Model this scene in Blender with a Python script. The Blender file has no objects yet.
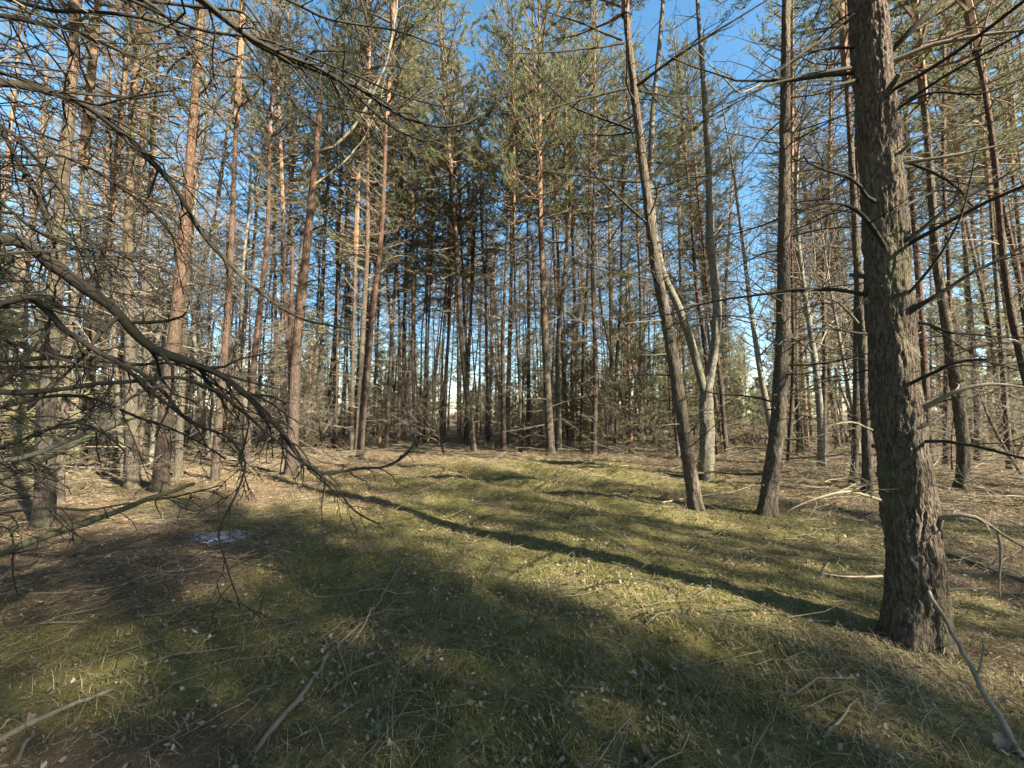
import bpy, math, random
import numpy as np
from mathutils import Vector, noise as mnoise

# ------------------------------------------------------------------ scene, camera, light
scene = bpy.context.scene
C = scene.collection
PI = math.pi
F_PX, PITCH, CAM_Z = 386.0, math.radians(4.6), 1.5
SUN_AZ, SUN_EL = math.radians(127), math.radians(31)      # azimuth clockwise from the view direction (+Y)

cam_data = bpy.data.cameras.new("camera")
cam = bpy.data.objects.new("camera", cam_data)
C.objects.link(cam)
cam_data.sensor_width = 36.0
cam_data.lens = 36.0 * F_PX / 1024.0
cam_data.clip_start, cam_data.clip_end = 0.02, 2000
cam.location = (0, 0, CAM_Z)
cam.rotation_euler = (PI / 2 + PITCH, 0, 0)
scene.camera = cam

world = bpy.data.worlds.new("World")
scene.world = world
world.use_nodes = True
wn, wl = world.node_tree.nodes, world.node_tree.links
sky = wn.new("ShaderNodeTexSky")
sky.sky_type = 'NISHITA'
sky.sun_disc = False
sky.sun_elevation = SUN_EL
sky.sun_rotation = SUN_AZ
sky.air_density = 1.0
sky.dust_density = 0.5
sky.ozone_density = 1.0
hsv = wn.new("ShaderNodeHueSaturation")
hsv.inputs["Hue"].default_value = 0.487
hsv.inputs["Saturation"].default_value = 1.22
wl.new(sky.outputs[0], hsv.inputs["Color"])
wl.new(hsv.outputs[0], wn["Background"].inputs[0])
wn["Background"].inputs[1].default_value = 0.06

sun_data = bpy.data.lights.new("sun", 'SUN')
sun = bpy.data.objects.new("sun", sun_data)
C.objects.link(sun)
sun_data.energy = 5.0
sun_data.angle = math.radians(0.55)
sun_data.color = (1.0, 0.91, 0.74)
SUN_DIR = Vector((math.sin(SUN_AZ) * math.cos(SUN_EL), math.cos(SUN_AZ) * math.cos(SUN_EL), math.sin(SUN_EL)))
sun.rotation_euler = SUN_DIR.to_track_quat('Z', 'Y').to_euler()
sun.location = (9, -9, 20)

scene.view_settings.view_transform = 'Standard'
scene.view_settings.look = 'None'
scene.view_settings.gamma = 1
scene.view_settings.exposure = 2.6
scene.cycles.max_bounces = 6
scene.cycles.diffuse_bounces = 3
scene.cycles.transparent_max_bounces = 8

# ------------------------------------------------------------------ terrain height
def sstep(a, b, x):
    t = np.clip((np.asarray(x, float) - a) / (b - a), 0, 1)
    return t * t * (3 - 2 * t)

def gz(x, y):
    x = np.asarray(x, float); y = np.asarray(y, float)
    r = np.hypot(x, y)
    z = 0.05 * np.sin(0.9 * x + 0.4 * y + 0.6) * np.sin(0.7 * y - 0.5 * x + 1.1)
    z = z + 0.022 * np.sin(2.3 * x - 1.1 * y + 2.0) * np.sin(1.9 * y + 1.3 * x)
    z = z + 0.16 * np.sin(0.21 * x + 1.3) * np.sin(0.19 * y + 0.4) * sstep(7, 22, r)
    z = z + sstep(22, 12, r) * (0.012 * np.sin(10.5 * x + 3 * y) * np.sin(8.7 * y - 4 * x) + 0.008 * np.sin(17 * x - 7 * y + 1) * np.sin(15 * y + 5 * x) + 0.012 * np.sin(5.1 * x + 4.3 * y) * np.sin(4.7 * y - 3.9 * x + 2))
    # old plough furrows crossing the clearing
    s = 0.84 * x + 0.54 * y + 0.22 * np.sin(0.9 * y + 0.5 * x)
    m = np.exp(-((x - 0.2) / 3.2) ** 2 - ((y - 9.6) / 3.4) ** 2)
    z = z + 0.12 * m * np.sin(2 * PI * s / 1.25)
    # low bank in front of the big pine
    z = z + 0.10 * np.exp(-((x - 1.75) / 0.55) ** 2 - ((y - 2.1) / 0.5) ** 2)
    # shallow hollow of the puddle
    z = z - 0.06 * np.exp(-((x + 3.55) / 0.55) ** 2 - ((y - 4.68) / 0.33) ** 2)
    return z - 0.04 * sstep(0, 3, r) * 0

def moss_amount(x, y):
    x = np.asarray(x, float); y = np.asarray(y, float)
    c = np.exp(-((x - 0.3 - 0.05 * y) / 3.4) ** 2) * sstep(14.5, 11.0, y + 0.15 * np.abs(x))
    n = 0.5 + 0.5 * np.sin(1.7 * x + 0.6 * y + 1.2) * np.sin(1.3 * y - 0.8 * x + 0.3)
    n2 = 0.5 + 0.5 * np.sin(4.1 * x - 2.6 * y) * np.sin(3.7 * y + 1.9 * x + 0.8)
    m = c * (0.60 + 0.4 * n) + 0.20 * n2 + 0.42 * n * sstep(24, 8, np.hypot(x, y)) - 0.08
    m = m - 0.75 * np.exp(-((x - 2.9) / 0.75) ** 2 - ((y - 2.6) / 0.6) ** 2)
    m = m - 0.85 * np.exp(-((x + 1.75) / 1.0) ** 2 - ((y - 1.75) / 0.42) ** 2)
    m = m - 0.35 * np.exp(-((x + 4.6) / 1.7) ** 2 - ((y - 3.9) / 1.2) ** 2)
    return np.clip(m, 0, 1)

def ray(px, py):
    dx, dn = (px - 512) / F_PX, (py - 384) / F_PX
    return Vector((dx, math.cos(PITCH) + math.sin(PITCH) * dn, math.sin(PITCH) - math.cos(PITCH) * dn))

def at(px, py, Y):
    d = ray(px, py)
    return Vector((0, 0, CAM_Z)) + d * (Y / d.y)

def ground_at(px, py):
    d = ray(px, py)
    z = 0.0
    for _ in range(12):
        t = (z - CAM_Z) / d.z
        p = Vector((0, 0, CAM_Z)) + d * t
        z = 0.5 * z + 0.5 * float(gz(p.x, p.y))
    p.z = float(gz(p.x, p.y))
    return p

# ------------------------------------------------------------------ mesh building
class MB:
    """collects tubes, blades and sheets, then links them as one mesh object"""
    def __init__(self):
        self.v, self.q, self.t, self.qm, self.tm, self.n = [], [], [], [], [], 0
    def add(self, v, quads=None, tris=None, m=0):
        v = np.asarray(v, float).reshape(-1, 3)
        if quads is not None and len(quads):
            quads = np.asarray(quads).reshape(-1, 4)
            self.q.append(quads + self.n); self.qm.append(np.full(len(quads), m))
        if tris is not None and len(tris):
            tris = np.asarray(tris).reshape(-1, 3)
            self.t.append(tris + self.n); self.tm.append(np.full(len(tris), m))
        self.v.append(v); self.n += len(v)
    def tube(self, P, R, sides=4, m=0, cap=False):
        P = np.asarray(P, float); n = len(P)
        R = np.broadcast_to(np.asarray(R, float), (n,))
        T = np.gradient(P, axis=0)
        T /= (np.linalg.norm(T, axis=1)[:, None] + 1e-9)
        ref = np.eye(3)[np.argmin(np.abs(T.mean(0)))]
        U = np.cross(T, ref); U /= (np.linalg.norm(U, axis=1)[:, None] + 1e-9)
        W = np.cross(T, U)
        a = np.arange(sides) * 2 * PI / sides
        V = P[:, None] + R[:, None, None] * (np.cos(a)[None, :, None] * U[:, None] + np.sin(a)[None, :, None] * W[:, None])
        self.add(V.reshape(-1, 3), tubeq(n, sides), None, m)
        if cap:
            k = self.n - sides
            c = P[-1] + T[-1] * R[-1] * 0.25
            i = np.arange(sides)
            self.v.append(c[None]); ci = self.n; self.n += 1
            self.t.append(np.stack([k + i, k + (i + 1) % sides, np.full(sides, ci)], 1)); self.tm.append(np.full(sides, m))
    def merge(self, o, M=None, dm=0):
        """append another MB, optionally transformed by 3x3 and offset"""
        V = np.concatenate(o.v)
        if M is not None: V = V @ M[0].T + M[1]
        for q, k in zip(o.q, o.qm): self.q.append(q + self.n); self.qm.append(k + dm)
        for t, k in zip(o.t, o.tm): self.t.append(t + self.n); self.tm.append(k + dm)
        self.v.append(V); self.n += len(V)
    def mesh(self, name, mats, smooth=True):
        me = bpy.data.meshes.new(name)
        V = np.concatenate(self.v)
        Q = np.concatenate(self.q) if self.q else np.zeros((0, 4), int)
        T = np.concatenate(self.t) if self.t else np.zeros((0, 3), int)
        me.vertices.add(len(V)); me.vertices.foreach_set("co", V.ravel().astype(np.float32))
        me.loops.add(Q.size + T.size)
        me.loops.foreach_set("vertex_index", np.concatenate([Q.ravel(), T.ravel()]).astype(np.int32))
        me.polygons.add(len(Q) + len(T))
        me.polygons.foreach_set("loop_start", np.concatenate([np.arange(len(Q)) * 4, Q.size + np.arange(len(T)) * 3]).astype(np.int32))
        mi = np.concatenate(self.qm + self.tm).astype(np.int32)
        me.polygons.foreach_set("material_index", mi)
        me.polygons.foreach_set("use_smooth", np.full(len(mi), bool(smooth)))
        for m in (mats if isinstance(mats, (list, tuple)) else [mats]): me.materials.append(m)
        me.update(calc_edges=True)
        me.validate()
        return me
    def build(self, name, mats, parent=None, loc=None, smooth=True):
        o = bpy.data.objects.new(name, self.mesh(name, mats, smooth))
        C.objects.link(o)
        if parent is not None: o.parent = parent
        if loc is not None: o.location = loc
        return o

_tq = {}
def tubeq(n, s):
    if (n, s) not in _tq:
        i = np.arange(n - 1)[:, None] * s; j = np.arange(s)[None]
        a = i + j; b = i + (j + 1) % s
        _tq[(n, s)] = np.stack([a, b, b + s, a + s], -1).reshape(-1, 4)
    return _tq[(n, s)]

def tag(o, label, cat, group=None, kind=None):
    if label: o["label"] = label
    if cat: o["category"] = cat
    if group: o["group"] = group
    if kind: o["kind"] = kind
    return o

def thing(name, label, cat, loc=(0, 0, 0), rz=0, group=None):
    o = bpy.data.objects.new(name, None)
    C.objects.link(o)
    o.empty_display_size = 0.2
    o.location = loc; o.rotation_euler = (0, 0, rz)
    return tag(o, label, cat, group)

def copy_thing(o, loc, rz, label=None, group=None, scale=1.0, tilt=(0, 0)):
    r = o.copy(); C.objects.link(r)
    r.location = loc; r.rotation_euler = (tilt[0], tilt[1], rz); r.scale = (scale,) * 3
    if label: r["label"] = label
    if group: r["group"] = group
    for ch in list(o.children):
        c = ch.copy(); C.objects.link(c); c.parent = r
    return r

# ------------------------------------------------------------------ materials
def new_mat(name):
    m = bpy.data.materials.new(name); m.use_nodes = True
    n, l = m.node_tree.nodes, m.node_tree.links
    b = n["Principled BSDF"]
    b.inputs["Roughness"].default_value = 0.9
    b.inputs["Specular IOR Level"].default_value = 0.15
    return m, n, l, b

def mapped(n, l, scale, coord="Object"):
    t = n.new("ShaderNodeTexCoord"); mp = n.new("ShaderNodeMapping")
    mp.inputs["Scale"].default_value = scale
    l.new(t.outputs[coord], mp.inputs[0])
    return mp.outputs[0]

def noise_tex(n, l, vec, scale, detail=4, rough=0.6):
    t = n.new("ShaderNodeTexNoise")
    t.inputs["Scale"].default_value = scale; t.inputs["Detail"].default_value = detail
    t.inputs["Roughness"].default_value = rough
    if vec is not None: l.new(vec, t.inputs["Vector"])
    return t.outputs["Fac"]

def ramp(n, l, fac, stops):
    r = n.new("ShaderNodeValToRGB")
    e = r.color_ramp.elements
    while len(e) < len(stops): e.new(0.5)
    for i, (p, c) in enumerate(stops):
        e[i].position = p; e[i].color = (*c, 1) if len(c) == 3 else c
    l.new(fac, r.inputs[0])
    return r.outputs[0]

def mixc(n, l, fac, a, b, mode='MIX'):
    x = n.new("ShaderNodeMix"); x.data_type = 'RGBA'; x.blend_type = mode
    for s, v in ((0, fac), (6, a), (7, b)):
        if isinstance(v, (int, float)): x.inputs[s].default_value = v
        elif isinstance(v, tuple): x.inputs[s].default_value = (*v, 1)
        else: l.new(v, x.inputs[s])
    return x.outputs[2]

def mathn(n, l, op, a, b=None, clamp=False):
    x = n.new("ShaderNodeMath"); x.operation = op; x.use_clamp = clamp
    for s, v in ((0, a), (1, b)):
        if v is None: continue
        if isinstance(v, (int, float)): x.inputs[s].default_value = v
        else: l.new(v, x.inputs[s])
    return x.outputs[0]

def bump(n, l, b, h, strength, dist):
    x = n.new("ShaderNodeBump")
    x.inputs["Strength"].default_value = strength; x.inputs["Distance"].default_value = dist
    l.new(h, x.inputs["Height"]); l.new(x.outputs[0], b.inputs["Normal"])

def bark_mat(name, low, crack, high, h0, h1, algae=(0.10, 0.105, 0.05), algae_amt=0.5, plate=(26, 26, 7), bump_d=0.012, crack_at=0.12):
    m, n, l, b = new_mat(name)
    v = mapped(n, l, plate)
    def fold(scale, hi):
        q = mathn(n, l, 'ABSOLUTE', mathn(n, l, 'SUBTRACT', noise_tex(n, l, v, scale, 3, 0.55), 0.5))
        return ramp(n, l, q, [(0.0, (0, 0, 0)), (hi * 0.4, (0.5,) * 3), (hi, (1,) * 3)])
    edge = mathn(n, l, 'MULTIPLY', fold(0.75, crack_at), mathn(n, l, 'ADD', mathn(n, l, 'MULTIPLY', fold(1.7, crack_at * 1.1), 0.6), 0.4))
    fine = noise_tex(n, l, v, 3.0, 5, 0.7)
    big = noise_tex(n, l, mapped(n, l, (1, 1, 0.5)), 2.2, 4, 0.65)
    lowc = mixc(n, l, fine, tuple(c * 0.62 for c in low), tuple(c * 1.4 for c in low))
    highc = mixc(n, l, fine, tuple(c * 0.6 for c in high), tuple(c * 1.35 for c in high))
    tc = n.new("ShaderNodeTexCoord"); sx = n.new("ShaderNodeSeparateXYZ"); l.new(tc.outputs["Object"], sx.inputs[0])
    zz = mathn(n, l, 'ADD', sx.outputs[2], mathn(n, l, 'MULTIPLY', mathn(n, l, 'SUBTRACT', big, 0.5), 7.0))
    mr = n.new("ShaderNodeMapRange"); mr.interpolation_type = 'SMOOTHSTEP'
    l.new(zz, mr.inputs[0]); mr.inputs[1].default_value = h0; mr.inputs[2].default_value = h1
    col = mixc(n, l, mr.outputs[0], lowc, highc)
    col = mixc(n, l, ramp(n, l, edge, [(0, (0.9, 0.9, 0.9)), (0.75, (0, 0, 0))]), col, crack)
    al = noise_tex(n, l, mapped(n, l, (3, 3, 1.1)), 1.7, 5, 0.7)
    col = mixc(n, l, mathn(n, l, 'MULTIPLY', ramp(n, l, al, [(0.48, (0, 0, 0)), (0.68, (1, 1, 1))]), algae_amt), col, algae)
    l.new(col, b.inputs["Base Color"])
    h = mathn(n, l, 'ADD', edge, mathn(n, l, 'MULTIPLY', fine, 0.5))
    bump(n, l, b, h, 0.9, bump_d)
    return m

M_BARK = bark_mat("pine_bark", (0.09, 0.073, 0.058), (0.025, 0.02, 0.016), (0.14, 0.085, 0.057), 3.2, 8.0, plate=(30, 30, 8))
M_BARK_RED = bark_mat("red_pine_bark", (0.082, 0.06, 0.048), (0.022, 0.016, 0.013), (0.135, 0.078, 0.052), 1.6, 5.5, algae=(0.08, 0.08, 0.045), algae_amt=0.35, plate=(30, 30, 8))
M_BARK_GREY = bark_mat("grey_pine_bark", (0.12, 0.096, 0.072), (0.028, 0.022, 0.017), (0.14, 0.10, 0.068), 3.0, 9.0, algae=(0.10, 0.095, 0.055), algae_amt=0.45, plate=(30, 30, 8))
M_BARK_BIG = bark_mat("furrowed_pine_bark", (0.125, 0.098, 0.07), (0.024, 0.018, 0.014), (0.145, 0.105, 0.078), 1.4, 4.0,
                      algae=(0.10, 0.105, 0.048), algae_amt=0.6, plate=(36, 36, 9), bump_d=0.010, crack_at=0.09)
M_BIRCH = bark_mat("pale_birch_bark", (0.155, 0.138, 0.112), (0.045, 0.038, 0.03), (0.185, 0.168, 0.14), 0.5, 4, algae=(0.12, 0.12, 0.06),
                   algae_amt=0.75, plate=(8, 8, 16), bump_d=0.006, crack_at=0.05)

M_FORK = bark_mat("grey_birch_bark", (0.12, 0.105, 0.082), (0.035, 0.03, 0.024), (0.15, 0.135, 0.11), 0.8, 5, algae=(0.085, 0.09, 0.04),
                  algae_amt=0.8, plate=(14, 14, 9), bump_d=0.008, crack_at=0.06)

def wood_mat(name, a, b_, lichen, amt, rough=0.9):
    m, n, l, b = new_mat(name)
    f = noise_tex(n, l, mapped(n, l, (1, 1, 1)), 9, 5, 0.7)
    col = mixc(n, l, ramp(n, l, f, [(0.3, (0, 0, 0)), (0.7, (1, 1, 1))]), a, b_)
    g = noise_tex(n, l, mapped(n, l, (1, 1, 1)), 2.6, 4, 0.7)
    col = mixc(n, l, mathn(n, l, 'MULTIPLY', ramp(n, l, g, [(0.45, (0, 0, 0)), (0.65, (1, 1, 1))]), amt), col, lichen)
    l.new(col, b.inputs["Base Color"])
    b.inputs["Roughness"].default_value = rough
    bump(n, l, b, noise_tex(n, l, mapped(n, l, (1, 1, 1)), 60, 4, 0.7), 0.7, 0.006)
    return m

M_DEAD = wood_mat("dead_branch_bark", (0.075, 0.06, 0.045), (0.20, 0.165, 0.125), (0.15, 0.15, 0.08), 0.6)
M_DARKWOOD = wood_mat("dark_branch_bark", (0.017, 0.014, 0.011), (0.042, 0.035, 0.027), (0.042, 0.045, 0.025), 0.45)
M_POLE = wood_mat("mossy_dead_wood", (0.035, 0.03, 0.022), (0.085, 0.075, 0.055), (0.075, 0.08, 0.035), 0.7)
M_PALEWOOD = wood_mat("bleached_stick_wood", (0.12, 0.094, 0.068), (0.26, 0.21, 0.15), (0.14, 0.135, 0.08), 0.4)
M_LIMB = wood_mat("living_limb_bark", (0.11, 0.07, 0.046), (0.20, 0.125, 0.08), (0.11, 0.105, 0.065), 0.4)
M_BIRCHTWIG = wood_mat("birch_twig_bark", (0.10, 0.08, 0.062), (0.22, 0.185, 0.145), (0.22, 0.20, 0.16), 0.5)

def leaf_mat(name, stops, trans, gloss=0.25):
    m, n, l, b = new_mat(name)
    g = n.new("ShaderNodeNewGeometry")
    col = ramp(n, l, g.outputs["Random Per Island"], stops)
    l.new(col, b.inputs["Base Color"])
    b.inputs["Roughness"].default_value = 0.65
    b.inputs["Specular IOR Level"].default_value = gloss
    if trans > 0:
        t = n.new("ShaderNodeBsdfTranslucent"); l.new(col, t.inputs[0])
        mx = n.new("ShaderNodeMixShader"); mx.inputs[0].default_value = trans
        l.new(b.outputs[0], mx.inputs[1]); l.new(t.outputs[0], mx.inputs[2])
        l.new(mx.outputs[0], n["Material Output"].inputs[0])
    return m

M_NEEDLE = leaf_mat("pine_needles", [(0.0, (0.07, 0.085, 0.045)), (0.4, (0.125, 0.14, 0.07)), (0.8, (0.185, 0.19, 0.095)), (1.0, (0.24, 0.20, 0.10))], 0.42)
M_NEEDLE_Y = leaf_mat("young_pine_needles", [(0.0, (0.13, 0.14, 0.07)), (0.5, (0.23, 0.23, 0.12)), (1.0, (0.33, 0.30, 0.17))], 0.45)
M_GRASS = leaf_mat("moss_and_grass_blades", [(0.0, (0.04, 0.05, 0.015)), (0.35, (0.09, 0.104, 0.028)), (0.65, (0.15, 0.152, 0.045)), (0.87, (0.23, 0.195, 0.08)), (1.0, (0.36, 0.29, 0.155))], 0.3)
M_STRAW = leaf_mat("dry_straw_blades", [(0.0, (0.20, 0.155, 0.08)), (0.5, (0.34, 0.27, 0.15)), (1.0, (0.50, 0.42, 0.26))], 0.25)
M_LEAF = leaf_mat("dead_fallen_leaves", [(0.0, (0.07, 0.045, 0.03)), (0.5, (0.16, 0.108, 0.074)), (0.85, (0.24, 0.18, 0.13)), (1.0, (0.33, 0.28, 0.22))], 0.15, 0.4)
M_HEATHER = leaf_mat("winter_heather_sprigs", [(0.0, (0.12, 0.085, 0.07)), (0.6, (0.22, 0.165, 0.13)), (1.0, (0.32, 0.25, 0.19))], 0.15)

def ground_mat():
    m, n, l, b = new_mat("forest_floor")
    at_ = n.new("ShaderNodeAttribute"); at_.attribute_name = "moss"
    big = noise_tex(n, l, mapped(n, l, (1, 1, 1)), 0.8, 6, 0.65)
    mid = noise_tex(n, l, mapped(n, l, (1, 1, 1)), 7, 6, 0.7)
    fin = noise_tex(n, l, mapped(n, l, (1, 1, 1)), 60, 5, 0.75)
    lit = mixc(n, l, ramp(n, l, fin, [(0.3, (0, 0, 0)), (0.7, (1, 1, 1))]), (0.04, 0.028, 0.018), (0.165, 0.115, 0.07))
    lit = mixc(n, l, ramp(n, l, mid, [(0.4, (0, 0, 0)), (0.7, (1, 1, 1))]), lit, (0.12, 0.09, 0.05))
    mos = mixc(n, l, ramp(n, l, fin, [(0.3, (0, 0, 0)), (0.7, (1, 1, 1))]), (0.045, 0.042, 0.014), (0.16, 0.145, 0.045))
    mos = mixc(n, l, ramp(n, l, mid, [(0.42, (0, 0, 0)), (0.72, (1, 1, 1))]), mos, (0.20, 0.17, 0.065))
    f = mathn(n, l, 'ADD', at_.outputs["Fac"], mathn(n, l, 'MULTIPLY', mathn(n, l, 'SUBTRACT', mid, 0.5), 1.3))
    f = mathn(n, l, 'ADD', f, mathn(n, l, 'MULTIPLY', mathn(n, l, 'SUBTRACT', big, 0.5), 0.6))
    f = ramp(n, l, f, [(0.25, (0, 0, 0)), (0.6, (1, 1, 1))])
    l.new(mixc(n, l, f, lit, mos), b.inputs["Base Color"])
    bump(n, l, b, mathn(n, l, 'ADD', fin, mid), 0.8, 0.03)
    return m
M_GROUND = ground_mat()

def water_mat():
    m, n, l, b = new_mat("speckled_puddle_water")
    f = ramp(n, l, noise_tex(n, l, mapped(n, l, (1, 1.6, 1)), 22, 5, 0.75), [(0.44, (0, 0, 0)), (0.56, (1, 1, 1))])
    l.new(mixc(n, l, f, (0.05, 0.05, 0.048), (0.30, 0.34, 0.40)), b.inputs["Base Color"])  # pale blue-grey speckles mixed into the dark base by noise
    b.inputs["Roughness"].default_value = 0.18
    b.inputs["Specular IOR Level"].default_value = 0.6
    bump(n, l, b, f, 0.3, 0.004)
    return m
M_WATER = water_mat()

# ------------------------------------------------------------------ ground
def spaced(lo, hi, d0, r0, g):
    out = [0.0]; d = d0
    while out[-1] < hi:
        if out[-1] > r0: d *= g
        out.append(out[-1] + d)
    pos = np.array(out)
    return pos
px_ = spaced(0, 600, 0.055, 8, 1.07); xs = np.concatenate([-px_[:0:-1], px_])
py_ = spaced(0, 600, 0.055, 12, 1.07); ny_ = spaced(0, 300, 0.4, 3, 1.2); ys = np.concatenate([-ny_[:0:-1], py_])
GX, GY = np.meshgrid(xs, ys)
GZ = gz(GX, GY)
gm = MB(); W_ = len(xs)
i = np.arange(len(ys) - 1)[:, None] * W_ + np.arange(W_ - 1)[None]
gm.add(np.stack([GX, GY, GZ], -1), np.stack([i, i + 1, i + 1 + W_, i + W_], -1).reshape(-1, 4))
ground = gm.build("ground", M_GROUND)
ground["kind"] = "structure"
ground["label"] = "forest floor of moss, needles and leaf litter"
at_moss = ground.data.attributes.new("moss", 'FLOAT', 'POINT')
at_moss.data.foreach_set("value", moss_amount(GX, GY).ravel().astype(np.float32))

# ------------------------------------------------------------------ branch and foliage growers
def unit(v):
    v = np.asarray(v, float); return v / (np.linalg.norm(v) + 1e-9)

def wander(p, d, length, n, rng, wob=0.25, grav=0.0, up_end=0.0):
    """a crooked polyline"""
    P = [np.array(p, float)]; d = unit(d); s = length / n
    for k in range(n):
        d = unit(d + rng.normal(0, wob, 3) * np.array([1, 1, 0.8]) + np.array([0, 0, -grav + up_end * k / n]))
        P.append(P[-1] + d * s)
    return np.array(P)

def twigs_on(mb, P, r0, rng, n, frac=(0.25, 1.0), scale=0.45, m=0, depth=1, sides=3, length=None, droop=0.05, minr=0.0015, wob=0.22):
    L = length or np.linalg.norm(np.diff(P, axis=0), axis=1).sum()
    K = len(P) - 1
    for k in range(n):
        t = frac[0] + (frac[1] - frac[0]) * (k + rng.random()) / n
        j = min(int(t * K), K - 1); u = t * K - j
        p = P[j] * (1 - u) + P[j + 1] * u
        d = unit(P[j + 1] - P[j])
        side = unit(np.cross(d, [0, 0, 1.0]) + rng.normal(0, 0.35, 3)) * (1 if k % 2 else -1)
        a = rng.uniform(0.5, 1.1)
        dd = d * math.cos(a) + side * math.sin(a)
        l2 = L * scale * (1.15 - 0.7 * t) * rng.uniform(0.45, 1.2)
        rr = max(r0 * (1 - 0.75 * t) * 0.55, minr)
        Q = wander(p, dd, l2, 4 if depth else 3, rng, wob, droop)
        mb.tube(Q, np.linspace(rr, max(rr * 0.35, minr * 0.7), len(Q)), sides, m)
        if depth > 0:
            twigs_on(mb, Q, rr, rng, rng.integers(2, 5), (0.3, 1.0), 0.5, m, depth - 1, 3, l2, droop, minr, wob)

def dead_branch(mb, p, az, el, length, r0, rng, ntw=6, sides=4, m=0, depth=1, minr=0.002, curl=0.10):
    d = np.array([math.sin(az) * math.cos(el), math.cos(az) * math.cos(el), math.sin(el)])
    P = wander(p, d, length, 7, rng, 0.13, 0.045, curl)
    mb.tube(P, np.linspace(r0, max(r0 * 0.3, minr), len(P)), sides, m)
    if ntw: twigs_on(mb, P, r0, rng, ntw, (0.2, 1.0), 0.42, m, depth, 3, length, 0.02, minr)
    return P

def blades(mb, pos, dirs, length, width, rng, m=0, bend=0.0):
    """one triangle per blade"""
    pos = np.asarray(pos); dirs = np.asarray(dirs)
    n = len(pos)
    side = np.cross(dirs, rng.normal(0, 1, (n, 3))); side /= (np.linalg.norm(side, axis=1)[:, None] + 1e-9)
    L = np.broadcast_to(np.asarray(length, float), (n,))[:, None]; Wd = np.broadcast_to(np.asarray(width, float), (n,))[:, None]
    tip = pos + dirs * L
    V = np.stack([pos - side * Wd / 2, pos + side * Wd / 2, tip], 1).reshape(-1, 3)
    mb.add(V, None, np.arange(3 * n).reshape(-1, 3), m)

def tufts(mb, P, D, rng, nb=10, length=0.13, width=0.010, spread=0.75, m=1, up=0.25):
    P = np.repeat(np.asarray(P), nb, 0); D = np.repeat(np.asarray(D), nb, 0)
    n = len(P)
    d = D + rng.normal(0, spread, (n, 3)) * 0.8 + np.array([0, 0, up])
    d /= np.linalg.norm(d, axis=1)[:, None]
    start = P - D * rng.uniform(0, 0.12, n)[:, None] * (length / 0.13)
    blades(mb, start, d, length * rng.uniform(0.65, 1.25, n), width * rng.uniform(0.7, 1.3, n), rng, m)

def crown_mb(seed, H, spread, nb=9, length=0.13, width=0.011, whorl=0.42, per=4, dens=1.0, low_gap=0.0, thin=0.0, el0=(0.1, 0.9)):
    """live crown in local coordinates: z 0 is where the lowest live limb leaves the stem; material 0 wood, 1 needles"""
    rng = np.random.default_rng(seed); mb = MB()
    TP, TD = [], []
    z = 0.0; a0 = rng.uniform(0, 6.28)
    mb.tube([[0, 0, -0.05], [0, 0, H * 0.5], [0, 0, H * 0.97]], [0.075, 0.05, 0.012], 6, 0)
    while z < H * 0.98:
        t = z / H
        R = spread * (0.55 + 0.9 * t - 1.35 * t * t) * (1.0 if t < 0.9 else 0.7)
        for k in range(per):
            if rng.random() < thin: continue
            az = a0 + k * 2 * PI / per + rng.normal(0, 0.35); L = max(0.35, R * rng.uniform(0.55, 1.25))
            el = el0[0] + (el0[1] - el0[0]) * t + rng.normal(0, 0.12)
            d = np.array([math.sin(az) * math.cos(el), math.cos(az) * math.cos(el), math.sin(el)])
            P = wander([0, 0, z + rng.uniform(-0.1, 0.1)], d, L, 5, rng, 0.12, 0.02, 0.22)
            r0 = 0.012 + 0.012 * L
            mb.tube(P, np.linspace(r0, 0.006, len(P)), 4, 0)
            ns = max(3, int(L * 5.0 * dens))
            for q in range(ns):
                tt = 0.28 + 0.72 * (q + rng.random()) / ns
                j = min(int(tt * 5), 4); u = tt * 5 - j
                p = P[j] * (1 - u) + P[j + 1] * u
                dd = unit(P[j + 1] - P[j])
                sd = unit(np.cross(dd, [0, 0, 1.0]) + rng.normal(0, 0.4, 3)) * (1 if q % 2 else -1)
                e = unit(dd * 0.7 + sd * 0.8 + np.array([0, 0, 0.12]))
                l2 = L * 0.42 * (1.2 - 0.75 * tt) * rng.uniform(0.6, 1.3) + 0.10
                Q = wander(p, e, l2, 3, rng, 0.2, 0, 0.25)
                mb.tube(Q, [0.006, 0.005, 0.004, 0.003], 3, 0)
                kk = max(2, int(l2 / 0.11 * dens))
                s = 0.35 + 0.65 * (np.arange(kk) + rng.random(kk)) / kk
                jj = np.minimum((s * 3).astype(int), 2); uu = (s * 3 - jj)[:, None]
                TP.append(Q[jj] * (1 - uu) + Q[jj + 1] * uu + rng.normal(0, 0.025, (kk, 3)))
                dq = Q[jj + 1] - Q[jj]; TD.append(dq / (np.linalg.norm(dq, axis=1)[:, None] + 1e-9))
        z += whorl * rng.uniform(0.75, 1.25)
        a0 += 0.7
    tufts(mb, np.concatenate(TP), np.concatenate(TD), rng, nb, length, width)
    return mb

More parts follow.
